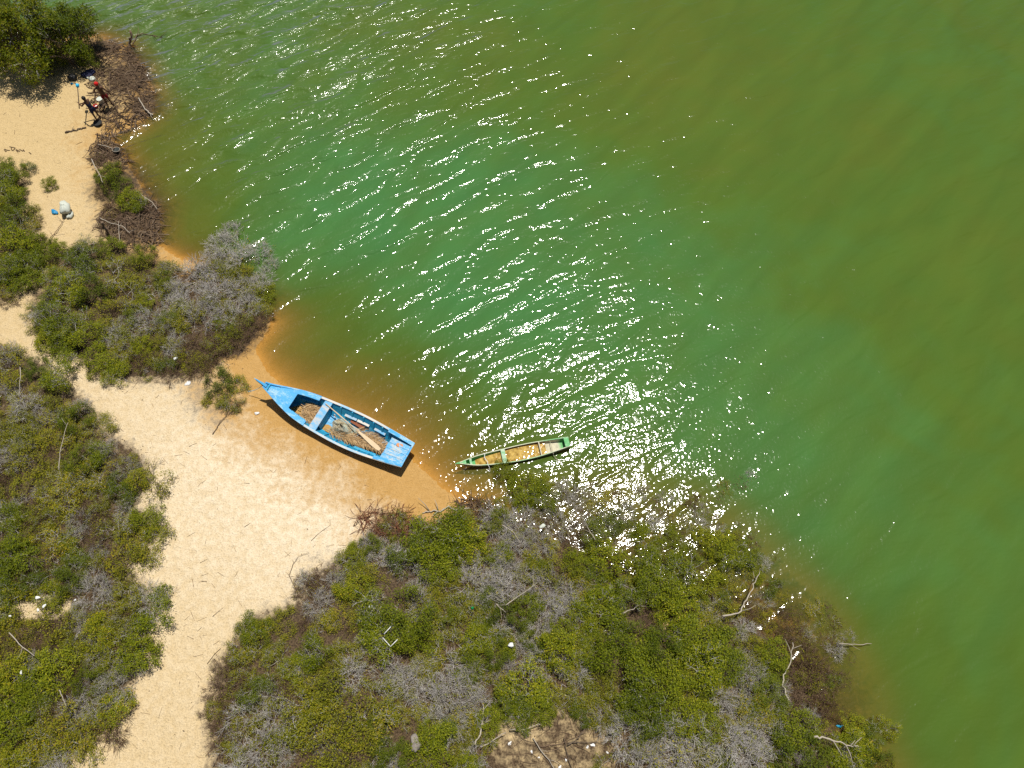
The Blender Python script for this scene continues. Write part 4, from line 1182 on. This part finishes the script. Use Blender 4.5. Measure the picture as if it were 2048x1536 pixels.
for i, (ln, x, y, z, rz, curl, wid) in enumerate([(1.25, 1.75, -.06, .30, .05, .1, .50), (1.2, 1.8, .18, .30, -.05, -.1, .46), (1.2, 1.85, -.28, .34, -.08, .1, .46), (1.1, 1.85, .05, .40, -.02, .1, .46), (1.1, 1.9, .30, .36, -.05, .1, .36)]):
    frond(ln, 50 + i, 'dry palm frond packed into the bow space before the bench', x, y, z, rz, 'dry palm fronds in the bow', curl, wid)

# net heap
def mat_net():
    m, t, b = mat('fishing_net')
    n = noise(t, 2.6, 3, .6, dim='3D'); n2 = noise(t, 30, 2, .6, dim='3D')
    c = mixc(t, ramp(t, n, [(.42, g(0)), (.60, g(1))]), (0.46, 0.37, 0.22), (0.56, 0.68, 0.58))
    c = mixc(t, .6, c, ramp(t, n2, [(.35, g(.6)), (.6, g(1.1))]), 'MULTIPLY')
    L(t, c, b.inputs['Base Color']); b.inputs['Roughness'].default_value = .9
    bump(t, n2, .8, .03, b)
    return m
net = empty('fishing_net', bw(4.15, .0, FLOOR + .03), 'heap of pale green fishing net behind the boat bench', 'net', rz=B_ANG)
rng = np.random.default_rng(3)
V = []; nr, na = 10, 28
for i in range(nr + 1):
    for k in range(na):
        th = 2 * math.pi * k / na; r = i / nr
        R = 1 + .14 * math.sin(3 * th + 1) + .08 * math.sin(7 * th)
        hgt_ = .56 * max(0, 1 - r ** 2.0) * (1 + .25 * math.sin(4 * th + 5 * r)) + rng.normal(0, .012)
        V.append((.62 * R * r * math.cos(th), .40 * R * r * math.sin(th), max(hgt_, 0)))
mb = MB(); mb.add(V, [(i * na + k, i * na + (k + 1) % na, (i + 1) * na + (k + 1) % na, (i + 1) * na + k) for i in range(nr) for k in range(na)])
M_NET = mat_net(); mb.build('heap', M_NET, net, True)
mb = MB()
for k in range(70):
    th = rng.uniform(0, 6.28); x_, y_ = rng.uniform(-.5, .5), rng.uniform(-.3, .3)
    pts = [(x_ + .12 * j * math.cos(th + .5 * j), y_ + .08 * j * math.sin(th + .5 * j), .57 * max(0, 1 - (x_ / .6) ** 2 - (y_ / .4) ** 2) + .03 + .02 * math.sin(j * 2 + k)) for j in range(4)]
    mb.tube(pts, .006, 3, False)
mb.build('cords', M_ROPE, net)

mb = MB(); mb.box((0, 0, 0), (.75, .16, .03)); in_boat(tag(mb.build('plank', M_WOODB), 'reddish brown loose plank against the inner boat side', 'plank'), 4.72, .46, .32, -.1)
mb = MB(); mb.lathe([(.01, 0), (.05, .0), (.05, .16), (.018, .20), (.018, .24), (.01, .24)], 10)
o = tag(mb.build('bottle', M_CYAN), 'small blue plastic bottle in the bow of the boat', 'bottle'); in_boat(o, 2.15, -.38, .36); o.rotation_euler = (1.4, .3, B_ANG)
mb = MB(); mb.lathe([(.01, 0), (.045, .0), (.045, .13), (.016, .17), (.016, .2), (.01, .2)], 10)
o = tag(mb.build('bottle', M_WHITE), 'small white bottle among fronds under the boat bench', 'bottle'); in_boat(o, 3.52, .38, .42); o.rotation_euler = (1.4, .2, B_ANG + 1)
# orange scrap of cloth on the stern deck
nx_, ny_ = 9, 6; V = []
for i in range(nx_):
    for j in range(ny_):
        a, c = i / (nx_ - 1) - .5, j / (ny_ - 1) - .5
        V.append((a * .46, c * (.19 - .10 * abs(a)) + .03 * math.sin(5 * a), .018 + .016 * math.sin(9 * a + 4 * c)))
mb = MB(); mb.add(V, [(i * ny_ + j, (i + 1) * ny_ + j, (i + 1) * ny_ + j + 1, i * ny_ + j + 1) for i in range(nx_ - 1) for j in range(ny_ - 1)])
o = tag(mb.build('cloth', M_ORANGE, None, True), 'orange scrap of cloth on the boat stern deck', 'cloth')
in_boat(o, 7.25, .27, .855, -.12)
o.modifiers.new('thick', 'SOLIDIFY').thickness = .012
# mooring rope to the lone bush
p0 = bw(.15, -.04, 1.35); e = gpx(496, 783, .3)
P = [np.array(p0) * (1 - t_) + np.array((e[0], e[1], e[2] + .3)) * t_ - np.array((0, 0, .5 * t_ * (1 - t_))) for t_ in np.linspace(0, 1, 12)]
mb = MB(); mb.tube(np.array(P) - np.array(P[0]), .014, 5)
o = mb.build('mooring_rope', M_BROPE, None, True); o.location = P[0]
tag(o, 'thin blue mooring rope from boat bow to bush', 'rope')

# ------------------------------------------------------------------ green canoe
CL = 5.15
def cb(x): return smooth_interp(x, [0, .3, .7, 1.34, 2.0, 2.6, 3.5, 4.2, 5.15], [.015, .10, .205, .29, .335, .372, .37, .32, .225])
def cs(x): return smooth_interp(x, [0, .5, 1.4, 2.6, 3.8, 4.7, 5.15], [.56, .44, .32, .26, .30, .40, .46])
def ck(x): return smooth_interp(x, [0, .4, 1.0, 4.5, 5.15], [.45, .08, -.10, -.10, -.04])
_c0 = pxn(917, 925, .56); _c1 = pxn(1138, 882, .46)
C_ANG = math.atan2(_c1[1] - _c0[1], _c1[0] - _c0[0])
canoe = empty('canoe', (float(_c0[0]), float(_c0[1]), -0.07), 'narrow weathered green dugout canoe half full of brown water', 'canoe', rz=C_ANG)
def mat_canoe_in():
    m, t, b = mat('canoe_lining')
    c = N(t, 'ShaderNodeTexCoord'); sx = N(t, 'ShaderNodeSeparateXYZ'); L(t, c.outputs['Object'], sx.inputs[0])
    n = noise(t, 6, 3, .65, dim='3D')
    xx = math_(t, 'ADD', math_(t, 'MULTIPLY', sx.outputs['X'], .194), math_(t, 'MULTIPLY', math_(t, 'SUBTRACT', n, .5), .06))
    col = ramp(t, xx, [(.0, (.10, .42, .13)), (.36, (.12, .40, .13)), (.40, (.095, .048, .026)), (.74, (.11, .055, .03)), (.78, (.55, .50, .33)), (.90, (.55, .52, .38)), (.93, (.12, .42, .13)), (1.0, (.12, .42, .13))])
    col = mixc(t, .8, col, ramp(t, n, [(.3, g(.6)), (.6, g(1.05))]), 'MULTIPLY')
    L(t, col, b.inputs['Base Color']); b.inputs['Roughness'].default_value = .7
    bump(t, n, .3, .01, b)
    return m
M_CIN = mat_canoe_in()
outer, inner = [], []
for x in np.concatenate([np.linspace(0, .8, 8), np.linspace(1.0, CL, 22)]):
    b, z1, k = float(cb(x)), float(cs(x)), float(ck(x)); k = min(k, z1 - .04)
    zm = k + (z1 - k) * .45
    outer.append(np.array([(x, b, z1), (x, b * .92, zm), (x, b * .68, k + .02), (x, 0, k), (x, -b * .68, k + .02), (x, -b * .92, zm), (x, -b, z1)]))
    th = min(.03, b * .5); kf = max(k + .04, min(.115, z1 - .06))
    inner.append(np.array([(x, -(b - th), z1), (x, -max(b * .92 - th, .001), max(zm, kf + .01)), (x, -max(b * .68 - th, .0005), kf), (x, 0, kf - .004), (x, max(b * .68 - th, .0005), kf), (x, max(b * .92 - th, .001), max(zm, kf + .01)), (x, b - th, z1)]))
mb = MB(); strip(mb, outer); mb.add(outer[-1], [(0, 1, 2, 3, 4, 5, 6)]); mb.build('hull', M_CHULL, canoe, True)
mb = MB(); strip(mb, inner); mb.build('hull_lining', M_CIN, canoe)
for s in (1, -1):
    secs = []
    for x in np.linspace(.06, CL, 28):
        b, z1 = float(cb(x)), float(cs(x))
        secs.append(np.array([(x, s * max(b - .030, .004), z1), (x, s * (b + .010), z1), (x, s * (b + .010), z1 + .018), (x, s * max(b - .030, .004), z1 + .018)]))
    mb = MB(); loft(mb, secs); mb.build('gunwale', M_CGUN, canoe)
mb = MB(); mb.hexa([(-.12, -.01, .50), (.34, -.10, .40), (.34, .10, .40), (-.12, .01, .50), (-.16, -.008, .60), (.34, -.10, .50), (.34, .10, .50), (-.16, .008, .60)]); mb.build('bow_block', M_BGREEN, canoe)
mb = MB(); mb.box((.55, 0, .40), (.10, .32, .03)); mb.build('bow_cleat', M_PGREEN, canoe)
def cross(name, x, w_, m, dz=.0):
    b = float(cb(x)); z = float(cs(x)) + dz
    mb = MB(); mb.box((x, 0, z), (w_, 2 * b - .02, .03)); mb.build(name, m, canoe)
cross('thwart', 2.08, .19, M_PGREEN, .01); cross('stern_thwart', 3.78, .055, M_ROPE, .0); cross('stern_seat', 5.03, .22, M_BGREEN, .012)
cross('end_board', 4.30, .02, M_CHULL, -.05)
# bilge water
def mat_bilge():
    m, t, b = mat('bilge_water')
    n = noise(t, 5, 3, .6)
    L(t, mixc(t, ramp(t, n, [(.3, g(0)), (.7, g(1))]), (.24, .14, .022), (.58, .40, .11)), b.inputs['Base Color'])
    b.inputs['Roughness'].default_value = .06; b.inputs['IOR'].default_value = 1.33
    bump(t, noise(t, 9, 1, .5), .3, .02, b)
    return m
secs = []
for x in np.linspace(.75, 4.05, 18):
    b, z1, k = float(cb(x)), float(cs(x)), float(ck(x))
    zb = .14; f_ = np.interp(zb, [k + .02, k + (z1 - k) * .45, z1], [.68, .92, 1.0]); y = b * f_ - .018
    secs.append(np.array([(x, -y, zb), (x, -y * .33, zb + .004 * math.sin(5 * x)), (x, y * .33, zb + .004 * math.cos(4 * x)), (x, y, zb)]))
mb = MB(); strip(mb, secs); mb.build('bilge_water', mat_bilge(), canoe, True)
def cw(x, y, z):
    return np.array((_c0[0] + x * math.cos(C_ANG) - y * math.sin(C_ANG), _c0[1] + x * math.sin(C_ANG) + y * math.cos(C_ANG), z - .07))
def rope(label, pts, r=.014, m=None):
    pts = np.array(pts); tt = np.linspace(0, len(pts) - 1, 14)
    P = np.stack([np.interp(tt, range(len(pts)), pts[:, k]) for k in range(3)], -1)
    P[1:-1, :2] += RNG.normal(0, .02, (12, 2))
    mb = MB(); mb.tube(P - P[0], r, 5); o = mb.build('rope', m or M_ROPE, None, True); o.location = P[0]
    return tag(o, label, 'rope')
a_ = gpx(926, 941, .0); rope('short pale rope hanging from the canoe bow', [cw(.32, -.10, .46), cw(.28, -.22, .2), (a_[0], a_[1], max(a_[2], -.05) + .02)])
a_ = pxn(1122, 925, 0); rope('pale rope trailing from the canoe stern into water', [cw(4.3, -.33, .34), cw(4.35, -.5, .1), (a_[0], a_[1], -.01)])
a_ = pxn(978, 943, 0); rope('white rope looped over the canoe side near the bow', [cw(1.2, .30, .36), cw(1.25, 0, .30), cw(1.3, -.32, .36), cw(1.32, -.5, .1), (a_[0], a_[1], .0)], .016, M_WHITE)

# ------------------------------------------------------------------ people
def skin_body(name, verts, edges, radii, m, parent, root=0, sub=2):
    me = bpy.data.meshes.new(name); me.from_pydata(verts, edges, []); me.materials.append(m)
    o = ob(name, me, parent)
    sk = o.modifiers.new('skin', 'SKIN'); sk.use_smooth_shade = True
    for i, r in enumerate(radii):
        rr = r if isinstance(r, tuple) else (r, r)
        me.skin_vertices[0].data[i].radius = rr
    me.skin_vertices[0].data[root].use_root = True
    s = o.modifiers.new('sub', 'SUBSURF'); s.levels = 1; s.render_levels = sub
    return o

def person(u, v, rz, label, J, cloth):
    """J: joints (x right, y forward, z up) in metres"""
    x, y, z = gpx(u, v)
    o = empty('person', (x, y, z), label, 'person', rz=rz)
    names = list(J.keys())
    V = [J[n][0] for n in names]; R = [J[n][1] for n in names]
    chains = [('pelvis', 'waist', 'chest', 'neck', 'jaw', 'skull', 'crown')]
    E_ = [('pelvis', 'waist'), ('waist', 'chest'), ('chest', 'neck'), ('neck', 'jaw'), ('jaw', 'skull'), ('skull', 'crown'), ('jaw', 'nose')]
    for s in 'LR':
        E_ += [('chest', 'sho' + s), ('sho' + s, 'elb' + s), ('elb' + s, 'wri' + s), ('wri' + s, 'palm' + s), ('pelvis', 'hip' + s), ('hip' + s, 'kne' + s), ('kne' + s, 'ank' + s), ('ank' + s, 'toe' + s)]
    idx = {n: i for i, n in enumerate(names)}
    edges = [(idx[a], idx[b]) for a, b in E_]
    # five fingers from each palm
    for s in 'LR':
        w_ = np.array(J['wri' + s][0]); p = np.array(J['palm' + s][0]); d = p - w_; d /= np.linalg.norm(d)
        side = np.cross(d, [0, 1, .2]); side /= np.linalg.norm(side) + 1e-9
        for k, (off, ln) in enumerate([(-.034, .065), (-.012, .078), (.011, .072), (.033, .055), (-.05, .03)]):
            b = p + side * off + d * (.012 if k < 4 else -.03)
            m1 = b + d * ln * .55 + np.array([0, 0, -.008]); m2 = m1 + d * ln * .4 + np.array([0, .012, -.02])
            i0 = len(V); V += [tuple(b), tuple(m1), tuple(m2)]; R += [.010, .009, .008]
            edges += [(idx['palm' + s], i0), (i0, i0 + 1), (i0 + 1, i0 + 2)]
    skin_body('body', V, edges, R, M_SKIN, o)
    for nm, js, grow_, m in cloth:
        ii = [names.index(j) if isinstance(j, str) else None for j in js['verts']]
        vv = [J[j][0] if isinstance(j, str) else j[0] for j in js['verts']]
        rr = []
        for j in js['verts']:
            r = J[j][1] if isinstance(j, str) else j[1]
            rr.append(tuple(q + grow_ for q in r) if isinstance(r, tuple) else r + grow_)
        skin_body(nm, vv, js['edges'], rr, m, o)
    return o

def joints(armL, armR, lean=0.0, h=1.70):
    k = h / 1.70
    def s(p): return (p[0] * k, p[1] * k + lean * max(0, p[2] - .9), p[2] * k)
    J = {'pelvis': (s((0, 0, .95)), (.135, .10)), 'waist': (s((0, 0, 1.10)), (.125, .095)), 'chest': (s((0, .01, 1.30)), (.155, .105)), 'neck': (s((0, .0, 1.46)), .055), 'jaw': (s((0, .03, 1.53)), .068),
         'skull': (s((0, .01, 1.61)), .092), 'crown': (s((0, .0, 1.665)), .06), 'nose': (s((0, .11, 1.56)), .014)}
    for nm, sg, arm in (('L', -1, armL), ('R', 1, armR)):
        J['sho' + nm] = (s((sg * .175, 0, 1.40)), .055)
        for jn, p, r in zip(('elb', 'wri', 'palm'), arm, (.042, .028, .034)):
            J[jn + nm] = (s(p), r)
        J['hip' + nm] = (s((sg * .095, 0, .88)), .085); J['kne' + nm] = (s((sg * .12, .03, .48)), .056); J['ank' + nm] = (s((sg * .135, 0, .07)), .038); J['toe' + nm] = (s((sg * .15, .15, .025)), .032)
    return J
SHORTS = {'verts': ['pelvis', 'hipL', 'hipR', 'waist'], 'edges': [(0, 1), (0, 2), (0, 3)]}
def shorts_def(J):
    def mid(a, b, t): return tuple(np.array(J[a][0]) * (1 - t) + np.array(J[b][0]) * t)
    return {'verts': ['pelvis', 'hipL', 'hipR', (mid('hipL', 'kneL', .65), .082), (mid('hipR', 'kneR', .65), .082), (mid('pelvis', 'waist', .5), (.13, .098))], 'edges': [(0, 1), (0, 2), (1, 3), (2, 4), (0, 5)]}
# standing, left hand on the hip
J1 = joints([(-.38, -.02, 1.18), (-.17, .05, 1.02), (-.10, .07, 1.00)], [(.30, -.05, 1.14), (.36, .02, .92), (.37, .04, .84)])
P1 = person(222, 213, 0.25, 'person in red cap and dark red shorts, hand on hip', J1, [('shorts', shorts_def(J1), .018, M_DKRED)])
mb = MB(); k_ = 1.0
mb.lathe([(.112, 1.60 * k_), (.116, 1.64 * k_), (.108, 1.70 * k_), (.07, 1.745 * k_), (.015, 1.76 * k_)], 16, (0, .012, 0))
cap = mb.build('cap', M_RED, P1, True)
mb = MB(); mb.hexa([(-.085, .08, 1.60 * k_), (.085, .08, 1.60 * k_), (.06, .20, 1.585 * k_), (-.06, .20, 1.585 * k_), (-.085, .08, 1.615 * k_), (.085, .08, 1.615 * k_), (.06, .20, 1.60 * k_), (-.06, .20, 1.60 * k_)]); mb.build('brim', M_RED, cap)
# standing, both hands forward on a long pole
J2 = joints([(-.30, .22, 1.20), (-.20, .46, 1.26), (-.19, .54, 1.28)], [(.22, .26, 1.16), (-.02, .44, 1.12), (-.09, .50, 1.12)], 0.12, 1.66)
def mid2(J, a, b, t): return tuple(np.array(J[a][0]) * (1 - t) + np.array(J[b][0]) * t)
P2 = person(199, 240, 1.15, 'dark haired person in navy clothes gripping a long pole', J2,
            [('vest', {'verts': ['chest', 'waist', 'pelvis', (mid2(J2, 'chest', 'shoL', .8), .06), (mid2(J2, 'chest', 'shoR', .8), .06)], 'edges': [(0, 1), (1, 2), (0, 3), (0, 4)]}, .014, M_NAVY), ('shorts', shorts_def(J2), .017, M_NAVY)])
mb = MB(); k_ = 1.66 / 1.70; sx_ = np.array(J2['skull'][0])
mb.lathe([(.102, -.05), (.110, .0), (.104, .06), (.07, .105), (.015, .118)], 14, (sx_[0], sx_[1] - .015, sx_[2])); mb.build('hair', M_HAIR, P2, True)
# the pole: from its grip in the hands, blue capped upper end
hx = P2.matrix_world
bpy.context.view_layer.update()
grip = P2.matrix_world @ Vector(((J2['palmL'][0][0] + J2['palmR'][0][0]) / 2, (J2['palmL'][0][1] + J2['palmR'][0][1]) / 2 + .03, (J2['palmL'][0][2] + J2['palmR'][0][2]) / 2))
dpole = (Vector(((J2['palmL'][0][0] - J2['palmR'][0][0]) * .6, .12, .55))).normalized()
top_w = pxn(155, 172, 1.75)
top = Vector((top_w[0], top_w[1], 1.75))
dv = (top - grip)
pole = empty('pole', grip - dv * .35, 'long wooden pole with bright blue end held by person', 'pole')
mb = MB(); mb.tube([(0, 0, 0), tuple(dv * .7), tuple(dv * 1.35)], .026, 8); mb.build('shaft', M_STEM, pole, True)
mb = MB(); e_ = dv * 1.35; n_ = dv.normalized()
mb.tube([tuple(e_ - n_ * .06), tuple(e_ + n_ * .10), tuple(e_ + n_ * .13)], [.085, .095, .05], 12); mb.build('blue_end', M_CYAN, pole, True)

# bucket, red tub, black tub, dark bundle
x, y, z = gpx(205, 207)
bk_ = empty('bucket', (x, y, z - .01), 'white lidded plastic bucket on sand between the people', 'bucket')
mb = MB(); mb.lathe([(.135, 0), (.165, .34), (.172, .34), (.172, .365), (.16, .365), (.155, .34)], 20); bod = mb.build('body', M_WHITE, bk_, True)
mb = MB(); mb.lathe([(.176, .35), (.178, .375), (.165, .38), (.16, .372), (.01, .372)], 20); mb.build('lid', M_GREYW, bk_)
mb = MB(); mb.tube([(.178 * math.cos(t_), .178 * math.sin(t_) - .02, .30 - .10 * math.sin(t_)) for t_ in np.linspace(0, math.pi, 10)], .006, 5); mb.build('handle', M_GREYW, bod)
x, y, z = gpx(193, 214)
rb = empty('tub', (x, y, z - .01), 'small red tub on sand beside the white bucket', 'tub')
mb = MB(); mb.lathe([(.09, 0), (.12, .15), (.128, .15), (.11, .14), (.085, .02), (.01, .02)], 16); mb.build('body', M_RED, rb, True)
mb = MB(); mb.lathe([(.085, .05), (.095, .075), (.06, .10), (.01, .105)], 12); mb.build('contents', M_WHITE, rb, True)
x, y, z = gpx(197, 248)
bt = empty('tub', (x, y, z - .01), 'round black rubber tub at the dark haired person feet', 'tub')
mb = MB(); mb.lathe([(.19, 0), (.235, .13), (.25, .135), (.235, .14), (.19, .03), (.01, .03)], 20); mb.build('body', M_BLACK, bt, True)
mb = MB(); mb.lathe([(.215, .09), (.21, .095), (.01, .10)], 20); mb.build('contents', M_BLACK, bt)
def bundle(name, label, cat, u, v, sx, sy, sz, m, seed, rz=0.0, dz=0.0):
    """crumpled soft lump"""
    rng = np.random.default_rng(seed); x, y, z = gpx(u, v, dz)
    n1, n2 = 9, 16; V = []
    ph = rng.uniform(0, 6.28, 8)
    for i in range(n1 + 1):
        la = math.pi * i / n1
        for k in range(n2):
            lo = 2 * math.pi * k / n2
            r = 1 + .16 * math.sin(3 * lo + ph[0] + 2 * la) + .10 * math.sin(5 * lo + ph[1]) * math.sin(la * 3 + ph[2]) + rng.normal(0, .03)
            V.append((sx * r * math.sin(la) * math.cos(lo), sy * r * math.sin(la) * math.sin(lo), sz * (1 + math.cos(la) * r) * .9))
    mb = MB(); mb.add(V, [(i * n2 + k, (i + 1) * n2 + k, (i + 1) * n2 + (k + 1) % n2, i * n2 + (k + 1) % n2) for i in range(n1) for k in range(n2)])
    o = mb.build(name, m, None, True); o.location = (x, y, z + dz - .03); o.rotation_euler = (0, 0, rz)
    return tag(o, label, cat)
bundle('tarp_bundle', 'dark blue crumpled tarp bundle in shade under the tree', 'tarp', 178, 150, .42, .30, .14, M_NAVY, 1, .5)
bundle('clothes_bundle', 'grey blue clothes heap behind the red capped person', 'clothes', 183, 158, .30, .16, .09, M_GREYW, 2, -.4)
bundle('plastic_bag', 'black plastic bag in dappled shade near the tree', 'bag', 147, 158, .26, .22, .18, M_BLACK, 3)
bundle('plastic_jug', 'small blue jug on dappled sand by the pole end', 'jug', 144, 168, .09, .06, .06, M_BLUE, 13)
bundle('sack', 'pale bulging sack hanging at the bush over sand', 'sack', 134, 420, .28, .42, .26, M_GREYW, 4, .3, .12)
bundle('plastic_bag', 'small crumpled pale bag beside the bulging sack', 'bag', 142, 432, .15, .24, .12, M_GREYW, 5, -.3)
bundle('cloth', 'crumpled blue cloth under the sack bush', 'cloth', 110, 425, .22, .13, .09, M_BLUE, 6, -.6)
bundle('foam_block', 'small white foam lump on wet sand beside the blue boat', 'foam', 514, 827, .115, .075, .06, M_WHITE, 7, .1)
bundle('plastic_scrap', 'bright white plastic scrap at the sandy edge of bow thicket', 'plastic', 376, 767, .16, .11, .05, M_WHITE, 8, .6)
bundle('plastic_scrap', 'little white scrap on brown leaves inside bow thicket', 'plastic', 351, 717, .10, .07, .05, M_WHITE, 9, .6, .4)
bundle('plastic_scrap', 'white scrap caught on green twigs beyond the white frame', 'plastic', 741, 1213, .10, .07, .05, M_WHITE, 10, .2, .6)
bundle('plastic_scrap', 'curled white scrap on a green bush amid grey twigs', 'plastic', 1022, 1290, .11, .09, .06, M_WHITE, 11, 0, .6)
bundle('plastic_scrap', 'pale scrap lying on twigs behind the canoe stern', 'plastic', 1085, 1052, .14, .08, .04, M_GREYW, 12, .4, .6)
bundle('stone', 'rounded pale grey stone beside a bright green bush', 'stone', 832, 1486, .20, .32, .18, M_ROCK, 14, .1, .2)
bundle('float', 'bright blue plastic float at the thicket water edge', 'float', 1679, 1452, .16, .05, .05, M_CYAN, 15, .0, .05)
bundle('bottle', 'small green bottle lying in grey twigs', 'bottle', 945, 1216, .06, .06, .07, mat_plain('green_glass', (.01, .28, .09), None, 5, .3), 16, 0, .55)
for i, (u, v, s_) in enumerate([(1186, 1490, .10), (1175, 1494, .07), (1063, 1503, .07), (1078, 1515, .05), (1020, 1487, .10), (1132, 1520, .06), (1215, 1505, .06), (1120, 1534, .08)]):
    o = bundle('paper_scrap', 'white paper scrap on the littered bare clearing', 'scrap', u, v, s_, s_ * .6, .025, M_WHITE, 20 + i, i)
    o['group'] = 'white scraps on the clearing'
for i, (u, v, s_) in enumerate([(75, 1195, .10), (88, 1212, .09), (76, 1220, .07), (20, 1232, .06), (150, 1200, .05), (42, 1345, .07)]):
    o = bundle('paper_scrap', 'white paper scrap caught in the path thicket', 'scrap', u, v, s_, s_ * .6, .03, M_WHITE, 40 + i, i, .75)
    o['group'] = 'white scraps in the path thicket'
# white frame of poles on a bush
def gp3(u, v, dz):
    x, y, z = gpx(u, v, dz); return np.array((x, y, z + dz))
fr_ = gp3(768, 1268, .95)
wf = empty('white_frame', tuple(fr_), 'broken white plastic frame lying on a green bush', 'frame')
for a, b in [((768, 1268), (783, 1252)), ((766, 1276), (781, 1293)), ((781, 1293), (795, 1279))]:
    mb = MB(); mb.tube([gp3(*a, .95) - fr_, gp3(*b, .98) - fr_], .018, 6); mb.build('bar', M_WHITE, wf, True)
# hoop net on the roots
hp = gp3(232, 299, .3)
hn = empty('hoop_net', tuple(hp), 'dark oval hoop net with pale handle on roots', 'net')
t_ = np.linspace(0, 2 * math.pi, 21)
ring = np.column_stack([.21 * np.cos(t_), .17 * np.sin(t_), .01 * np.sin(2 * t_)])
mb = MB(); mb.tube(ring, .012, 5, False); mb.build('hoop', M_PALE, hn, True)
mb = MB(); V = [(0, 0, -.06)] + [tuple(r * .97) for r in ring[:-1]]; mb.add(V, [(0, i + 1, (i + 1) % 20 + 1) for i in range(20)]); mb.build('mesh_bag', mat_plain('dark_mesh', (.05, .055, .05), None, 30), hn)
mb = MB(); mb.tube([np.array((-.18, .06, 0)), gp3(212, 292, .3) - hp, gp3(196, 289, .3) - hp], .017, 6); mb.build('handle', M_PALE, hn, True)
# letters scratched in the sand: thin tubes of darker brown laid along each stroke
def scratch(strokes, label):
    x0, y0, z0 = gpx(28, 298); mb = MB()
    for s in strokes:
        pts = []
        for u, v in s:
            x, y, z = gpx(u * 80 / 2048, 280 + v * 50 / 1280); pts.append((x - x0, y - y0, z - z0 + .004))
        pts = np.array(pts); tt = np.linspace(0, len(pts) - 1, (len(pts) - 1) * 3 + 1)
        P = np.stack([np.interp(tt, range(len(pts)), pts[:, k]) for k in range(3)], -1)
        mb.tube(P, .028, 5)
    o = mb.build('sand_writing', mat_plain('dark_sand', (.10, .065, .035), (.15, .10, .05), 20, .95), None, True); o.location = (x0, y0, z0)
    return tag(o, label, 'writing')
scratch([[(230, 470), (260, 560), (340, 605)], [(240, 475), (380, 530), (510, 545)], [(490, 345), (580, 370), (790, 415)], [(570, 370), (600, 500), (650, 555)], [(650, 555), (720, 500), (780, 420)],
         [(1030, 580), (930, 540), (830, 490), (835, 540)], [(850, 575), (960, 570), (1030, 580)], [(1010, 490), (1080, 520), (1180, 590)], [(1180, 590), (1200, 500)], [(1200, 500), (1270, 605)], [(1490, 640), (1600, 725)]],
        'dark letters scratched into the sand of the spit')
